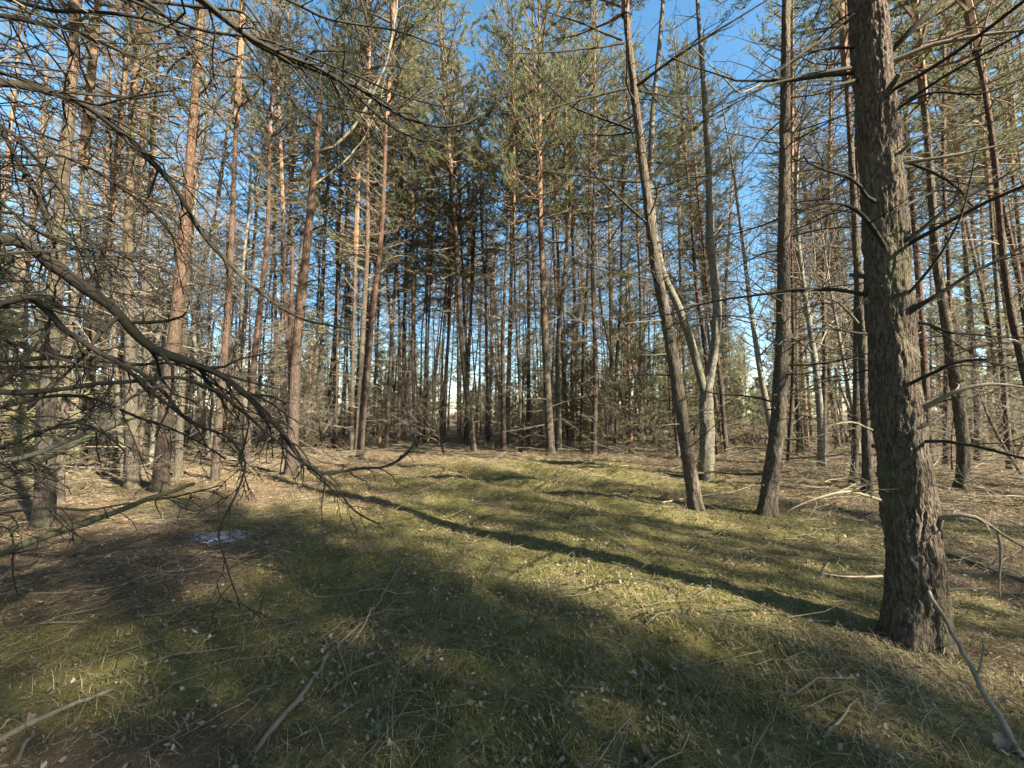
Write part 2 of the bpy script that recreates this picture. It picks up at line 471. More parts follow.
def stem_ring(mb, path, radii, sides, rng, flare=0.5, bumps=0.05, m=0, flare_h=0.18, crack=None):
    """trunk surface: root flare, lobes and irregular girth; local coordinates, base at z 0"""
    P = np.asarray(path, float); n = len(P); R = np.asarray(radii, float)
    a = np.arange(sides) * 2 * PI / sides
    z = P[:, 2]
    ph = rng.uniform(0, 6.28, 5)
    lobes = 0.6 + 0.4 * np.cos(a * 5 + ph[0] + 0.8 * np.sin(2 * a + ph[1]))
    fl = 1 + flare * np.exp(-np.maximum(z, -0.1) / flare_h)[:, None] * lobes[None]
    ir = 1 + bumps * (np.sin(3 * a[None] + 2.1 * z[:, None] + ph[2]) + 0.7 * np.sin(5 * a[None] - 6.5 * z[:, None] + ph[3]) + 0.6 * np.sin(2 * a[None] + 9 * z[:, None] + ph[4]))
    zk = np.cumsum(rng.uniform(0.28, 0.55, 60)) + 0.3
    for q in zk:
        ir = ir + rng.uniform(0.03, 0.10) * np.exp(-((z - q) / 0.022) ** 2)[:, None] * (0.5 + 0.5 * np.cos(a * rng.integers(2, 5) + rng.uniform(0, 6)))[None]
    RR = R[:, None] * fl * ir
    T = np.gradient(P, axis=0); T /= np.linalg.norm(T, axis=1)[:, None]
    U = np.cross(np.array([0, 1.0, 0]), T); U /= np.linalg.norm(U, axis=1)[:, None]
    W = np.cross(T, U)
    V = P[:, None] + RR[..., None] * (np.cos(a)[None, :, None] * U[:, None] + np.sin(a)[None, :, None] * W[:, None])
    if crack is not None:
        dep, cell = crack
        V2 = V.reshape(-1, 3); N = (V - P[:, None]).reshape(-1, 3); N /= np.linalg.norm(N, axis=1)[:, None]
        out = np.empty(len(V2))
        for k, v in enumerate(V2):
            q = Vector((v[0] / cell, v[1] / cell, v[2] / (cell * 5.0)))
            q2 = Vector((v[0] / cell * 2.3, v[1] / cell * 2.3, v[2] / (cell * 3.0) + 7))
            f1 = min(1.0, abs(mnoise.noise(q) + 0.35 * mnoise.noise(q * 2.7)) * 4.0)
            f2 = min(1.0, abs(mnoise.noise(q2)) * 4.0)
            out[k] = f1 * (0.6 + 0.4 * f2) + 0.35 * mnoise.noise(Vector(v) * 60) + 0.8 * mnoise.noise(Vector((v[0] * 10, v[1] * 10, v[2] * 5)))
        V = (V2 + N * ((out - 0.75) * dep)[:, None]).reshape(V.shape)
    mb.add(V.reshape(-1, 3), tubeq(n, sides), None, m)

# ------------------------------------------------------------------ crowns shared by all pines
CROWN_H = [8.0, 7.4, 9.0, 7.6, 6.4, 8.2]
CROWNS = []
for k, h in enumerate(CROWN_H):
    CROWNS.append(crown_mb(100 + k, h, [2.7, 2.3, 3.0, 2.4, 2.0, 2.8][k], nb=11, length=0.14, width=0.014, per=4, dens=1.05, thin=[0.1, 0.2, 0.1, 0.25, 0.15, 0.15][k]))
CROWN_MESH = [c.mesh("crown", [M_LIMB, M_NEEDLE], False) for c in CROWNS]
THIN_MESH = [crown_mb(150 + k, h, [2.5, 2.1, 2.8, 2.2, 1.9, 2.6][k], nb=8, length=0.15, width=0.014, per=4, dens=0.66, thin=0.3).mesh("crown", [M_LIMB, M_NEEDLE], False) for k, h in enumerate(CROWN_H)]

def add_crown(parent, k, loc, scale=1.0, rz=0.0, sparse=False):
    o = bpy.data.objects.new("crown", (THIN_MESH if sparse else CROWN_MESH)[k % len(CROWN_MESH)])
    C.objects.link(o); o.parent = parent; o.location = loc; o.rotation_euler = (0, 0, rz); o.scale = (scale,) * 3
    return o

# ------------------------------------------------------------------ trees placed from the photograph
def smooth_path(pts, step):
    P = np.array([list(p) for p in pts], float)
    s = np.concatenate([[0], np.cumsum(np.linalg.norm(np.diff(P, axis=0), axis=1))])
    q = np.arange(0, s[-1], step)
    out = np.stack([np.interp(q, s, P[:, k]) for k in range(3)], 1)
    w = max(3, int(0.5 / step) | 1)
    pad = np.pad(out, ((w // 2, w // 2), (0, 0)), mode='edge')
    ker = np.ones(w) / w
    sm = np.stack([np.convolve(pad[:, k], ker, 'valid') for k in range(3)], 1)
    blend = np.clip(np.minimum(np.arange(len(q)), np.arange(len(q))[::-1]) / w, 0, 1)[:, None]
    return out * (1 - blend) + sm * blend

def pixel_path(base_px, path_px, H, step=0.12):
    """stem axis: the base on the ground, points up the stem in the upright plane through the base, then on up to height H"""
    b = ground_at(*base_px)
    pts = [Vector((0, 0, -0.12)), Vector((0, 0, 0))]
    for (x, y) in path_px:
        p = at(x, y, b.y) - b
        if p.z > pts[-1].z + 0.1: pts.append(p)
    d = (pts[-1] - pts[-2]).normalized()
    while pts[-1].z < H:
        d = (d + Vector((0, 0, 0.12))).normalized()
        pts.append(pts[-1] + d * 0.8)
    return b, smooth_path(pts, step)

def near_pine(label, base_px, path_px, dia, H, mat, seed, crown=0, crown_z=None, n_br=26, br_z=(0.5, 7.5), br_len=(0.5, 1.9),
              sides=20, step=0.12, crack=None, flare=0.45, name="pine_tree", cat="pine tree", group=None, ntw=6, dmat=None, crown_s=1.0, snapped=None, bias=None):
    rng = np.random.default_rng(seed)
    b, P = pixel_path(base_px, path_px, snapped or H, step)
    z = P[:, 2]
    R = 0.5 * dia * np.clip(1 - 0.86 * np.maximum(z, 0) / H, 0.1, 1)
    root = thing(name, label, cat, b, 0, group)
    mb = MB()
    stem_ring(mb, P, R, sides, rng, flare, 0.035, crack=crack)
    # stubs and knots of fallen limbs
    for k in range(int(n_br * 0.7)):
        zz = rng.uniform(0.3, br_z[1]); j = int(np.argmin(abs(z - zz))); az = rng.uniform(0, 6.28)
        d = np.array([math.sin(az), math.cos(az), rng.uniform(-0.1, 0.5)])
        r = R[j] * rng.uniform(0.10, 0.2)
        mb.tube([P[j] + d * R[j] * 0.6, P[j] + d * (R[j] + rng.uniform(0.02, 0.10))], [r * 1.3, r * 0.8], 6, 0, cap=True)
    if snapped:
        mb.add([P[-1] + [0, 0, 0.06]], None, None)
        k = mb.n - 1
    mb.build("trunk", mat, root)
    for k in range(n_br):
        zz = br_z[0] + (br_z[1] - br_z[0]) * (k + rng.random()) / n_br
        j = int(np.argmin(abs(z - zz)))
        az = rng.uniform(0, 6.28) if bias is None or rng.random() < 0.35 else rng.normal(bias, 0.6)
        d = np.array([math.sin(az), math.cos(az), 0])
        bm_ = MB()
        L = rng.uniform(*br_len)
        dead_branch(bm_, P[j] + d * R[j] * 0.7, az, rng.uniform(-0.15, 0.45), L, max(0.006, 0.0075 * L + 0.004), rng, int(ntw * (0.6 + 0.5 * L)), 5, 0, 1, 0.0018)
        bm_.build("branch", dmat or M_DARKWOOD, root)
    if crown is not None:
        cz = crown_z or H * 0.6
        j = int(np.argmin(abs(z - cz)))
        add_crown(root, crown, P[j], crown_s, rng.uniform(0, 6.28), base_px[1] > 470 and base_px[0] < 300)
    return root, b, P, R

def px_branch(root, base, pts, r0, seed, ntw=6, r1=None, mat=None, scale=0.35, depth=1, droop=0.06, minr=0.0018, frac=(0.15, 1.0), jit=0.012):
    """a branch traced through points (x, y, depth) and given its own thickness and twigs"""
    rng = np.random.default_rng(seed)
    P = np.array([list(at(*p) - base) for p in pts])
    s = np.concatenate([[0], np.cumsum(np.linalg.norm(np.diff(P, axis=0), axis=1))])
    n = max(6, int(s[-1] / 0.07))
    q = np.linspace(0, s[-1], n)
    Q = np.stack([np.interp(q, s, P[:, k]) for k in range(3)], 1)
    Q[1:] += np.cumsum(rng.normal(0, jit * 0.35, (n - 1, 3)), 0) * np.linspace(1, 0.4, n - 1)[:, None]
    Qs = Q.copy(); Qs[1:-1] = (Q[:-2] + Q[1:-1] * 2 + Q[2:]) / 4
    mb = MB()
    rad = np.linspace(r0, r1 if r1 else max(r0 * 0.28, minr), n) * (1 + rng.normal(0, 0.06, n))
    mb.tube(Qs, rad, 8, 0, cap=True)
    if ntw: twigs_on(mb, Qs, r0, rng, ntw, frac, scale, 0, depth, 4, s[-1], droop, minr, 0.26)
    return mb.build("branch", mat or M_DARKWOOD, root)

# --- the big furrowed pine on the right
A, bA, PA, RA = near_pine("thick furrowed pine with knotty bark, the widest trunk of all, standing close by", (917, 641),
    [(915, 560), (906, 480), (895, 389), (889, 300), (883, 215), (881, 170), (874, 85), (867, 0)],
    0.302, 16.5, M_BARK_BIG, 11, crown=0, n_br=24, br_z=(1.2, 6.5), br_len=(0.5, 1.7), sides=120, step=0.014, crack=(0.013, 0.038), flare=0.5, ntw=4)
yA = bA.y
for k, (pts, r0, ntw, mt) in enumerate([
    ([(851, 68, yA), (815, 74, yA - .1), (768, 85, yA - .2), (725, 104, yA - .3)], 0.011, 4, M_DARKWOOD),
    ([(849, 20, yA), (800, 55, yA - .15), (775, 74, yA - .3)], 0.010, 3, M_DARKWOOD),
    ([(890, 62, yA), (930, 45, yA - .1), (985, 33, yA - .2), (1060, 24, yA - .3)], 0.015, 6, M_DEAD),
    ([(888, 54, yA), (912, 30, yA - .1), (950, -8, yA - .15), (985, -40, yA - .2)], 0.017, 4, M_DARKWOOD),
    ([(858, 80, yA), (835, 86, yA - .05), (818, 91, yA - .1)], 0.012, 0, M_DARKWOOD),
    ([(903, 163, yA), (941, 158, yA - .1), (981, 150, yA - .15), (1040, 137, yA - .2)], 0.011, 5, M_DEAD),
    ([(886, 252, yA - .05), (915, 236, yA - .15), (948, 207, yA - .25), (1035, 160, yA - .4)], 0.014, 5, M_DARKWOOD),
    ([(899, 320, yA - .08), (928, 299, yA - .2), (968, 273, yA - .3), (1040, 238, yA - .4)], 0.015, 5, M_DARKWOOD),
    ([(884, 246, yA - .15), (872, 226, yA - .2), (858, 209, yA - .25), (845, 203, yA - .28), (818, 201, yA - .3), (794, 213, yA - .35)], 0.013, 5, M_DARKWOOD),
    ([(866, 334, yA - .05), (835, 329, yA - .15), (795, 329, yA - .25)], 0.0075, 3, M_DARKWOOD),
    ([(858, 323, yA - .1), (836, 300, yA - .2), (815, 297, yA - .25), (790, 312, yA - .3)], 0.0065, 3, M_DEAD),
    ([(925, 408, yA - .1), (945, 395, yA - .2), (966, 386, yA - .25), (995, 383, yA - .3), (1040, 390, yA - .35)], 0.013, 5, M_PALEWOOD),
    ([(912, 430, yA - .12), (930, 425, yA - .18), (944, 415, yA - .2)], 0.010, 0, M_DEAD),
    ([(872, 430, yA - .05), (850, 420, yA - .15), (820, 428, yA - .2)], 0.007, 3, M_DEAD),
    ([(930, 522, yA - .1), (958, 512, yA - .2), (985, 519, yA - .25), (998, 534, yA - .27), (1040, 556, yA - .3)], 0.013, 5, M_DEAD),
    ([(998, 534, yA - .27), (1003, 552, yA - .28), (998, 578, yA - .28), (1000, 602, yA - .28)], 0.007, 3, M_PALEWOOD),
    ([(882, 576, yA - .1), (851, 576, yA - .2), (822, 572, yA - .25)], 0.0065, 2, M_DEAD),
    ([(880, 500, yA - .1), (845, 492, yA - .2), (812, 500, yA - .3), (785, 512, yA - .35)], 0.009, 4, M_DEAD),
    ([(934, 592, yA - .1), (958, 589, yA - .16), (985, 588, yA - .2)], 0.011, 1, M_DEAD),
    ([(902, 300, yA - .1), (935, 262, yA - .3), (960, 215, yA - .4), (975, 150, yA - .5)], 0.008, 5, M_DARKWOOD),
    ([(893, 110, yA - .1), (930, 90, yA - .2), (985, 95, yA - .3), (1040, 70, yA - .4)], 0.009, 5, M_DARKWOOD),
    ([(905, 205, yA - .1), (940, 190, yA + .2), (1000, 195, yA + .3), (1040, 180, yA + .3)], 0.008, 5, M_DARKWOOD),
]):
    px_branch(A, bA, pts, r0 * 1.3, 300 + k, ntw, mat=mt, scale=0.3)

# --- leaning thin pine, right of the clearing
K, bK, PK, RK = near_pine("thin pine leaning to the left, standing at the right edge of the moss clearing", (697, 511),
    [(690, 470), (681, 410), (670, 340), (654, 256), (645, 180), (634, 90), (624, 0)], 0.205, 14, M_BARK_GREY, 21, crown=1, sides=44, step=0.03, crack=(0.006, 0.028), n_br=30, br_z=(0.9, 7.5), br_len=(0.5, 1.8))
yK = bK.y
for k, (pts, r0, ntw) in enumerate([
    ([(622, 40, yK), (579, 22, yK - .2), (539, 10, yK - .4)], 0.012, 6),
    ([(624, 43, yK), (579, 47, yK - .4), (505, 53, yK - .9)], 0.013, 7),
    ([(628, 88, yK), (569, 103, yK - .3), (500, 126, yK - .6)], 0.014, 7),
    ([(632, 130, yK), (569, 105, yK + .2), (519, 60, yK + .5)], 0.013, 7),
    ([(640, 182, yK), (579, 177, yK - .3), (522, 168, yK - .6)], 0.012, 6),
    ([(649, 225, yK), (620, 200, yK - .2), (590, 172, yK - .3), (563, 126, yK - .5)], 0.014, 3),
    ([(645, 185, yK), (699, 123, yK - .3), (770, 85, yK - .6)], 0.016, 6),
    ([(633, 88, yK), (685, 50, yK - .4), (775, -4, yK - .8)], 0.018, 6),
    ([(655, 280, yK), (610, 268, yK - .4), (575, 260, yK - .6)], 0.009, 5),
    ([(664, 320, yK), (635, 322, yK - .3), (622, 324, yK - .4)], 0.009, 1),
    ([(668, 354, yK), (648, 355, yK - .2), (640, 354, yK - .3)], 0.008, 0),
    ([(684, 424, yK), (665, 424, yK - .2), (656, 428, yK - .25), (657, 455, yK - .25)], 0.005, 3),
    ([(650, 200, yK), (690, 190, yK + .3), (730, 165, yK + .5)], 0.009, 5),
]):
    px_branch(K, bK, pts, r0 * 1.6, 340 + k, ntw, mat=M_DEAD if k in (9, 10, 11) else M_DARKWOOD, scale=0.35)

# --- straight pine beside it
Mt, bM, PM, RM = near_pine("straight grey pine with broken side stubs, between the forked birch and the widest trunk", (767, 515),
    [(771, 480), (778, 430), (783, 340), (784, 256), (785, 128), (786, 0)], 0.225, 14.5, M_BARK_GREY, 31, crown=3, sides=48, step=0.03, crack=(0.007, 0.03), n_br=42, br_z=(0.5, 7.5), br_len=(0.5, 1.8))
yM = bM.y
for k, (pts, r0, ntw) in enumerate([
    ([(780, 75, yM), (740, 92, yM - .4), (690, 45, yM - .8)], 0.012, 6),
    ([(788, 140, yM), (815, 105, yM - .3), (848, 66, yM - .5)], 0.013, 4),
    ([(779, 300, yM), (752, 288, yM - .3), (735, 280, yM - .4)], 0.009, 3),
    ([(779, 400, yM), (805, 388, yM - .2), (845, 370, yM - .4)], 0.011, 4),
    ([(781, 345, yM), (805, 338, yM - .2), (838, 353, yM - .4)], 0.010, 4),
    ([(777, 440, yM), (810, 438, yM - .3), (855, 428, yM - .5)], 0.009, 4),
]):
    px_branch(Mt, bM, pts, r0 * 1.5, 370 + k, ntw, mat=M_DEAD, scale=0.35)

# --- forked birch with a mossy foot
rngL = np.random.default_rng(41)
bL, PL = pixel_path((706, 478), [(707, 440), (706, 392), (716, 345), (717, 300), (710, 240), (709, 170), (704, 90), (698, 10)], 13.5, 0.04)
L_ = thing("birch_tree", "bare birch forking low into two grey stems, with moss on its foot", "birch tree", bL)
mb = MB()
zL = PL[:, 2]
RL = np.where(zL < 2.05, 0.165, 0.125) * np.clip(1 - 0.055 * np.maximum(zL - 1, 0), 0.12, 1)
RL = np.convolve(np.pad(RL, 12, mode='edge'), np.ones(25) / 25, 'valid')
stem_ring(mb, PL, RL, 44, rngL, 0.4, 0.05, crack=(0.006, 0.04))
trunkL = mb.build("trunk", M_FORK, L_)
fork = smooth_path([at(x, y, bL.y) - bL for x, y in [(706, 398), (700, 375), (692, 345), (678, 305), (664, 278), (655, 240), (650, 190), (652, 120), (660, 40), (668, -60), (676, -160)]], 0.12)
mb = MB(); mb.tube(fork, np.linspace(0.10, 0.03, len(fork)), 12)
mb.build("stem", M_FORK, L_)
for k in range(26):
    src = PL if k % 2 else fork
    j = rngL.integers(int(len(src) * 0.25), len(src) - 4)
    mb = MB(); az = rngL.uniform(0, 6.28); Lb = rngL.uniform(0.8, 2.2)
    dead_branch(mb, src[j], az, rngL.uniform(0.4, 1.0), Lb, 0.007 + 0.006 * Lb, rngL, 7, 5, 0, 1, 0.0025, 0.15)
    mb.build("branch", M_BIRCHTWIG, L_)
mb = MB()
mp, md = [], []
for k in range(1600):
    a = rngL.uniform(0, 6.28); z = abs(rngL.normal(0, 0.22)); r = 0.165 * (1 + 0.4 * math.exp(-z / 0.18))
    mp.append((r * math.cos(a), r * math.sin(a), z)); md.append((math.cos(a), math.sin(a), 0.5))
blades(mb, np.array(mp), np.array([unit(d) for d in md]), rngL.uniform(0.02, 0.05, 1600), 0.008, rngL, 0)
mb.build("moss", M_GRASS, L_, smooth=False)

# --- the other stems that stand out
NEAR = [
 # label, base, path, dia, H, mat, crown, n_br
 ("knotty grey pine behind the dead branches, thickest stem at the left edge", (43, 528), [(45, 510), (45, 430), (52, 340), (58, 256), (64, 170), (72, 85), (75, 0)], 0.20, 12.5, M_BARK, 2, 26, 20),
 ("thin dark pine stem just behind the left-edge thick grey pine", (60, 505), [(62, 450), (67, 380), (75, 290), (80, 230), (84, 140), (92, 40)], 0.10, 10, M_BARK_GREY, 4, 14, 12),
 ("reddish-topped pine between the knotty grey pine and the thick red pine", (133, 488), [(132, 430), (130, 340), (128, 230), (131, 128), (136, 60), (140, 0)], 0.235, 14, M_BARK, 5, 24, 16),
 ("slim grey pine leaning on the left flank of the reddish-topped pine", (124, 478), [(119, 420), (114, 330), (112, 240), (110, 130)], 0.12, 11, M_BARK_GREY, 4, 12, 12),
 ("thick red-barked pine leaning right, left of the clearing", (160, 491), [(162, 460), (168, 400), (174, 340), (182, 256), (190, 160), (196, 80), (203, 0)], 0.255, 15, M_BARK_RED, 0, 22, 18),
 ("slim pale pine half hidden behind the thick red-barked pine", (178, 478), [(180, 430), (184, 340), (188, 250), (193, 160)], 0.17, 13, M_BARK, 3, 10, 14),
 ("thin red pine leaning right between the thick red pine and the snapped one", (215, 480), [(218, 430), (226, 340), (231, 256), (235, 150), (237, 100), (240, 20)], 0.165, 14, M_BARK_RED, 1, 22, 14),
 ("slender dark-footed pine at the far edge of the clearing, left of centre", (424, 437), [(425, 380), (427, 300), (429, 220)], 0.20, 19.0, M_BARK, 2, 40, 12),
 ("straight dark pine at the middle of the far clearing edge", (551, 455), [(549, 420), (545, 340), (542, 256), (539, 190), (536, 120), (534, 60)], 0.33, 21.0, M_BARK, 5, 46, 14),
 ("dark slightly bent pine touching the straight stem at the middle of the far edge", (559, 452), [(558, 400), (558, 340), (565, 270), (570, 210), (571, 130)], 0.26, 20.0, M_BARK_GREY, 3, 42, 12),
 ("red-barked pine behind the clearing, right of the paired middle stems", (612, 441), [(612, 400), (611, 330), (610, 256), (608, 180)], 0.30, 21.0, M_BARK_RED, 0, 42, 12),
 ("pine with a swept foot just right of the widest trunk", (962, 489), [(964, 455), (961, 425), (955, 380), (949, 340), (937, 270), (930, 170), (922, 80), (916, 10)], 0.20, 14, M_BARK_GREY, 2, 26, 14),
 ("slim dark pine stem standing right behind the widest trunk", (868, 494), [(867, 440), (862, 340), (857, 256), (851, 150), (844, 40)], 0.17, 14, M_BARK, 4, 16, 12),
 ("reddish pine rising behind the right side of the widest trunk", (930, 462), [(926, 400), (920, 300), (913, 210), (906, 110), (900, 0)], 0.26, 15.5, M_BARK_RED, 1, 18, 12),
 ("pale bent pine, second to the right of the widest trunk", (978, 462), [(978, 420), (972, 340), (965, 250), (958, 160), (944, 70), (936, 0)], 0.19, 14, M_BARK_GREY, 5, 24, 12),
 ("dark slender pine leaning left near the right edge", (1010, 470), [(1005, 400), (996, 280), (988, 170), (978, 60)], 0.15, 14, M_BARK, 3, 22, 12),
 ("low curved dead stem leaning left behind the grey stubbed pine", (860, 441), [(852, 415), (841, 389), (834, 360), (828, 336), (824, 300)], 0.20, 6.0, M_BIRCH, None, 8, 10),
 ("reddish pine left of the brush heap, in the row behind the snapped pine", (367, 446), [(367, 400), (371, 330), (376, 256), (379, 180)], 0.26, 20.0, M_BARK_RED, 4, 38, 12),
 ("dark pine stem close behind, right of the snapped pine", (335, 448), [(335, 400), (336, 330), (338, 250)], 0.24, 19.0, M_BARK_RED, 1, 38, 12),
 ("slim dark pine just left of the reddish pine by the brush heap", (352, 450), [(352, 400), (354, 320), (356, 240)], 0.21, 19.0, M_BARK, 0, 38, 12),
 ("dark leaning pine stem over the right end of the brush heap", (440, 445), [(444, 400), (449, 330), (454, 256)], 0.22, 18.0, M_BARK_GREY, 2, 40, 12),
 ("pale sunlit pine left of the middle stems, leaning right", (466, 443), [(467, 400), (470, 330), (474, 250), (477, 180)], 0.24, 20.0, M_BARK, 3, 40, 12),
 ("dark straight pine standing alone left of the paired middle stems", (507, 447), [(508, 400), (510, 330), (512, 250), (513, 170)], 0.26, 20.0, M_BARK_GREY, 1, 40, 12),
 ("reddish pine behind the brush heap, its upper bark orange", (403, 441), [(403, 400), (404, 330), (406, 256), (407, 190)], 0.26, 20.0, M_BARK_RED, 5, 38, 12),
]
for k, (lab, base, path, dia, H, mat, cr, nbr, sd) in enumerate(NEAR):
    near_pine(lab, base, path, dia, H, mat, 500 + k, crown=cr, n_br=nbr, br_z=(0.6, H * 0.60), br_len=(0.5, 1.9 if H < 17.5 else 2.6), sides=40 if base[1] > 470 else sd, step=0.035 if base[1] > 470 else 0.12,
              crack=(0.006, 0.03) if base[1] > 470 else None, ntw=8, crown_s=1.0 if H < 17.5 else 1.5,
              dmat=M_DEAD if k % 3 else M_DARKWOOD, crown_z=H * (0.6 if H < 17.5 else 0.46))

# --- the snapped pine with the limb that took over
G_, bG, PG, RG = near_pine("red pine with snapped-off top and a strong limb rising right", (291, 475),
    [(293, 430), (297, 340), (306, 256), (312, 190), (317, 150), (319, 117)], 0.27, 15, M_BARK_RED, 61, crown=None, n_br=16, br_z=(1.0, 7.0),
    br_len=(0.6, 1.8), snapped=float(at(319, 117, ground_at(291, 475).y).z))
for k, pts in enumerate([[(318, 152, 0), (332, 148, -.1), (350, 128, -.2), (366, 105, -.2), (385, 60, -.1), (395, 10, 0), (400, -60, .1)],
                         [(314, 185, 0), (340, 165, .2), (362, 140, .4), (380, 100, .6), (388, 60, .8)],
                         [(317, 125, 0), (320, 85, .1), (322, 55, .2), (318, 20, .2)],
                         [(313, 230, 0), (330, 222, -.3), (350, 208, -.4), (365, 204, -.5)],
                         [(310, 230, 0), (290, 205, .2), (262, 178, .3)]]):
    px_branch(G_, bG, [(x, y, bG.y + d) for x, y, d in pts], [0.036, 0.024, 0.02, 0.02, 0.018][k], 620 + k, 8, r1=[0.018, 0.009, 0.006, 0.005, 0.005][k], mat=M_DEAD if k < 2 else M_DARKWOOD, scale=0.3)
o = add_crown(G_, 2, at(398, -30, bG.y) - bG, 0.9, 1.0)

# --- the dead-limbed pine just out of view on the left, whose limbs reach across the picture
bT = Vector((-3.3, 1.15, float(gz(-3.3, 1.15))))
T_ = thing("pine_tree", "dark pine at the left edge whose low dead limbs reach across the view", "pine tree", bT)
rngT = np.random.default_rng(71)
PT = np.array([[0.02 * math.sin(z), 0.03 * math.sin(0.7 * z), z] for z in np.arange(-0.1, 12, 0.1)])
mb = MB(); stem_ring(mb, PT, 0.15 * np.clip(1 - 0.07 * PT[:, 2], 0.1, 1), 28, rngT, 0.4, 0.04)
mb.build("trunk", M_BARK, T_)
add_crown(T_, 3, (0, 0, 8), 1.0)
def root_px(z):        # where a limb leaves this stem, as (x, y, depth)-free start
    return bT + Vector((0.1, 0.05, z))
def left_limb(z0, pts, r0, seed, ntw, **kw):
    """limb from height z0 on the stem through the points"""
    rng = np.random.default_rng(seed)
    P3 = [Vector((0.08, 0.05, z0))] + [at(*p) - bT for p in pts]
    P = np.array([list(p) for p in P3])
    s = np.concatenate([[0], np.cumsum(np.linalg.norm(np.diff(P, axis=0), axis=1))])
    n = max(8, int(s[-1] / 0.06)); q = np.linspace(0, s[-1], n)
    Q = np.stack([np.interp(q, s, P[:, k]) for k in range(3)], 1)
    Q[1:] += np.cumsum(rng.normal(0, 0.009, (n - 1, 3)) + np.repeat(rng.normal(0, 0.014, (n // 5 + 1, 3)), 5, 0)[:n - 1], 0) * np.linspace(1, 0.3, n - 1)[:, None]
    Q[1:-1] = (Q[:-2] + 2 * Q[1:-1] + Q[2:]) / 4
    mb = MB()
    mb.tube(Q, np.linspace(r0 * 1.05, kw.get("r1", r0 * 0.35), n) * (1 + np.abs(rng.normal(0, 0.16, n))), 10, 0, cap=True)
    f0 = kw.get("f0", 0.35)
    if ntw: twigs_on(mb, Q, r0, rng, int(ntw * 2.2), (f0, 1.0), kw.get("scale", 0.22) * 1.35, 0, kw.get("depth", 1), 5, s[-1], kw.get("droop", 0.12), 0.003, 0.3)
    mb.build("branch", kw.get("mat", M_DARKWOOD), T_)
left_limb(1.75, [(0, 262, 1.9), (30, 287, 2.0), (62, 311, 2.1), (108, 338, 2.25), (135, 356, 2.35), (165, 366, 2.45), (200, 384, 2.6), (232, 402, 2.75), (258, 424, 2.85), (275, 452, 2.95), (300, 470, 3.05), (330, 474, 3.1), (366, 470, 3.2), (390, 455, 3.25), (402, 440, 3.3)], 0.034, 81, 16, r1=0.007, scale=0.13, f0=0.4)
left_limb(1.72, [(10, 285, 1.8), (60, 330, 1.95), (100, 348, 2.0), (130, 365, 2.1), (160, 395, 2.2), (190, 418, 2.3), (215, 432, 2.35)], 0.020, 82, 12, scale=0.16)
left_limb(1.45, [(0, 336, 1.8), (45, 350, 1.9), (90, 368, 2.0), (112, 376, 2.1)], 0.012, 83, 8, scale=0.3)
left_limb(1.30, [(0, 420, 1.7), (30, 406, 1.8), (60, 404, 1.9), (90, 392, 2.0), (120, 375, 2.1), (150, 368, 2.25)], 0.017, 84, 10, scale=0.22, mat=M_DEAD)
left_limb(1.25, [(0, 405, 1.8), (30, 385, 1.85), (55, 366, 1.9), (75, 340, 1.95), (88, 324, 2.0)], 0.012, 85, 6, scale=0.2)
left_limb(1.3, [(0, 448, 1.7), (40, 440, 1.8), (75, 428, 1.9), (105, 434, 2.0), (130, 455, 2.1)], 0.011, 86, 8, scale=0.25)
left_limb(1.35, [(20, 392, 1.9), (80, 398, 2.1), (120, 412, 2.3), (150, 420, 2.45), (165, 432, 2.5), (210, 458, 2.7)], 0.012, 87, 9, scale=0.22)
left_limb(1.6, [(130, 360, 2.35), (185, 385, 2.5), (205, 412, 2.6), (245, 428, 2.7), (268, 455, 2.75), (262, 490, 2.7), (245, 525, 2.65), (252, 545, 2.6), (255, 575, 2.58), (260, 602, 2.56)], 0.015, 88, 7, scale=0.14, f0=0.55, r1=0.003)
left_limb(1.2, [(0, 496, 1.9), (60, 492, 2.0), (110, 500, 2.1), (160, 496, 2.2), (200, 488, 2.3), (232, 478, 2.35)], 0.010, 89, 7, scale=0.2)
left_limb(1.5, [(150, 366, 2.3), (200, 392, 2.5), (235, 415, 2.7), (268, 440, 2.8), (296, 462, 2.9), (318, 482, 2.95), (335, 502, 3.0), (362, 522, 3.02)], 0.014, 90, 9, scale=0.14, f0=0.5)
left_limb(1.5, [(160, 372, 2.4), (215, 405, 2.6), (238, 440, 2.65), (232, 480, 2.65), (238, 512, 2.62)], 0.011, 91, 8, scale=0.16, f0=0.5)
# higher limbs
left_limb(2.7, [(-20, 55, 1.9), (0, 58, 1.95), (60, 75, 2.2), (97, 103, 2.4), (150, 143, 2.6)], 0.015, 92, 10, scale=0.25)
left_limb(2.6, [(-20, 90, 1.9), (0, 93, 1.95), (30, 103, 2.05), (63, 116, 2.2), (110, 150, 2.35), (133, 177, 2.45), (160, 213, 2.6), (187, 256, 2.75), (213, 283, 2.9), (256, 306, 3.1), (300, 325, 3.2), (345, 330, 3.3)], 0.022, 93, 14, scale=0.16, f0=0.3)
left_limb(2.55, [(0, 100, 1.9), (10, 133, 1.95), (27, 167, 2.0), (50, 213, 2.1), (65, 250, 2.15)], 0.017, 94, 10, scale=0.3)
left_limb(2.3, [(0, 150, 1.8), (40, 200, 1.95), (60, 240, 2.05), (95, 275, 2.2)], 0.011, 95, 12, scale=0.4)
left_limb(2.2, [(0, 200, 1.8), (35, 225, 1.9), (75, 248, 2.1), (140, 262, 2.4)], 0.010, 96, 12, scale=0.35)
left_limb(2.0, [(0, 250, 1.8), (50, 262, 2.0), (110, 250, 2.3), (170, 262, 2.6)], 0.010, 97, 12, scale=0.3)
left_limb(2.9, [(0, 10, 2.1), (50, 40, 2.4), (90, 60, 2.7), (140, 50, 3.0), (200, 60, 3.3)], 0.013, 98, 12, scale=0.28)
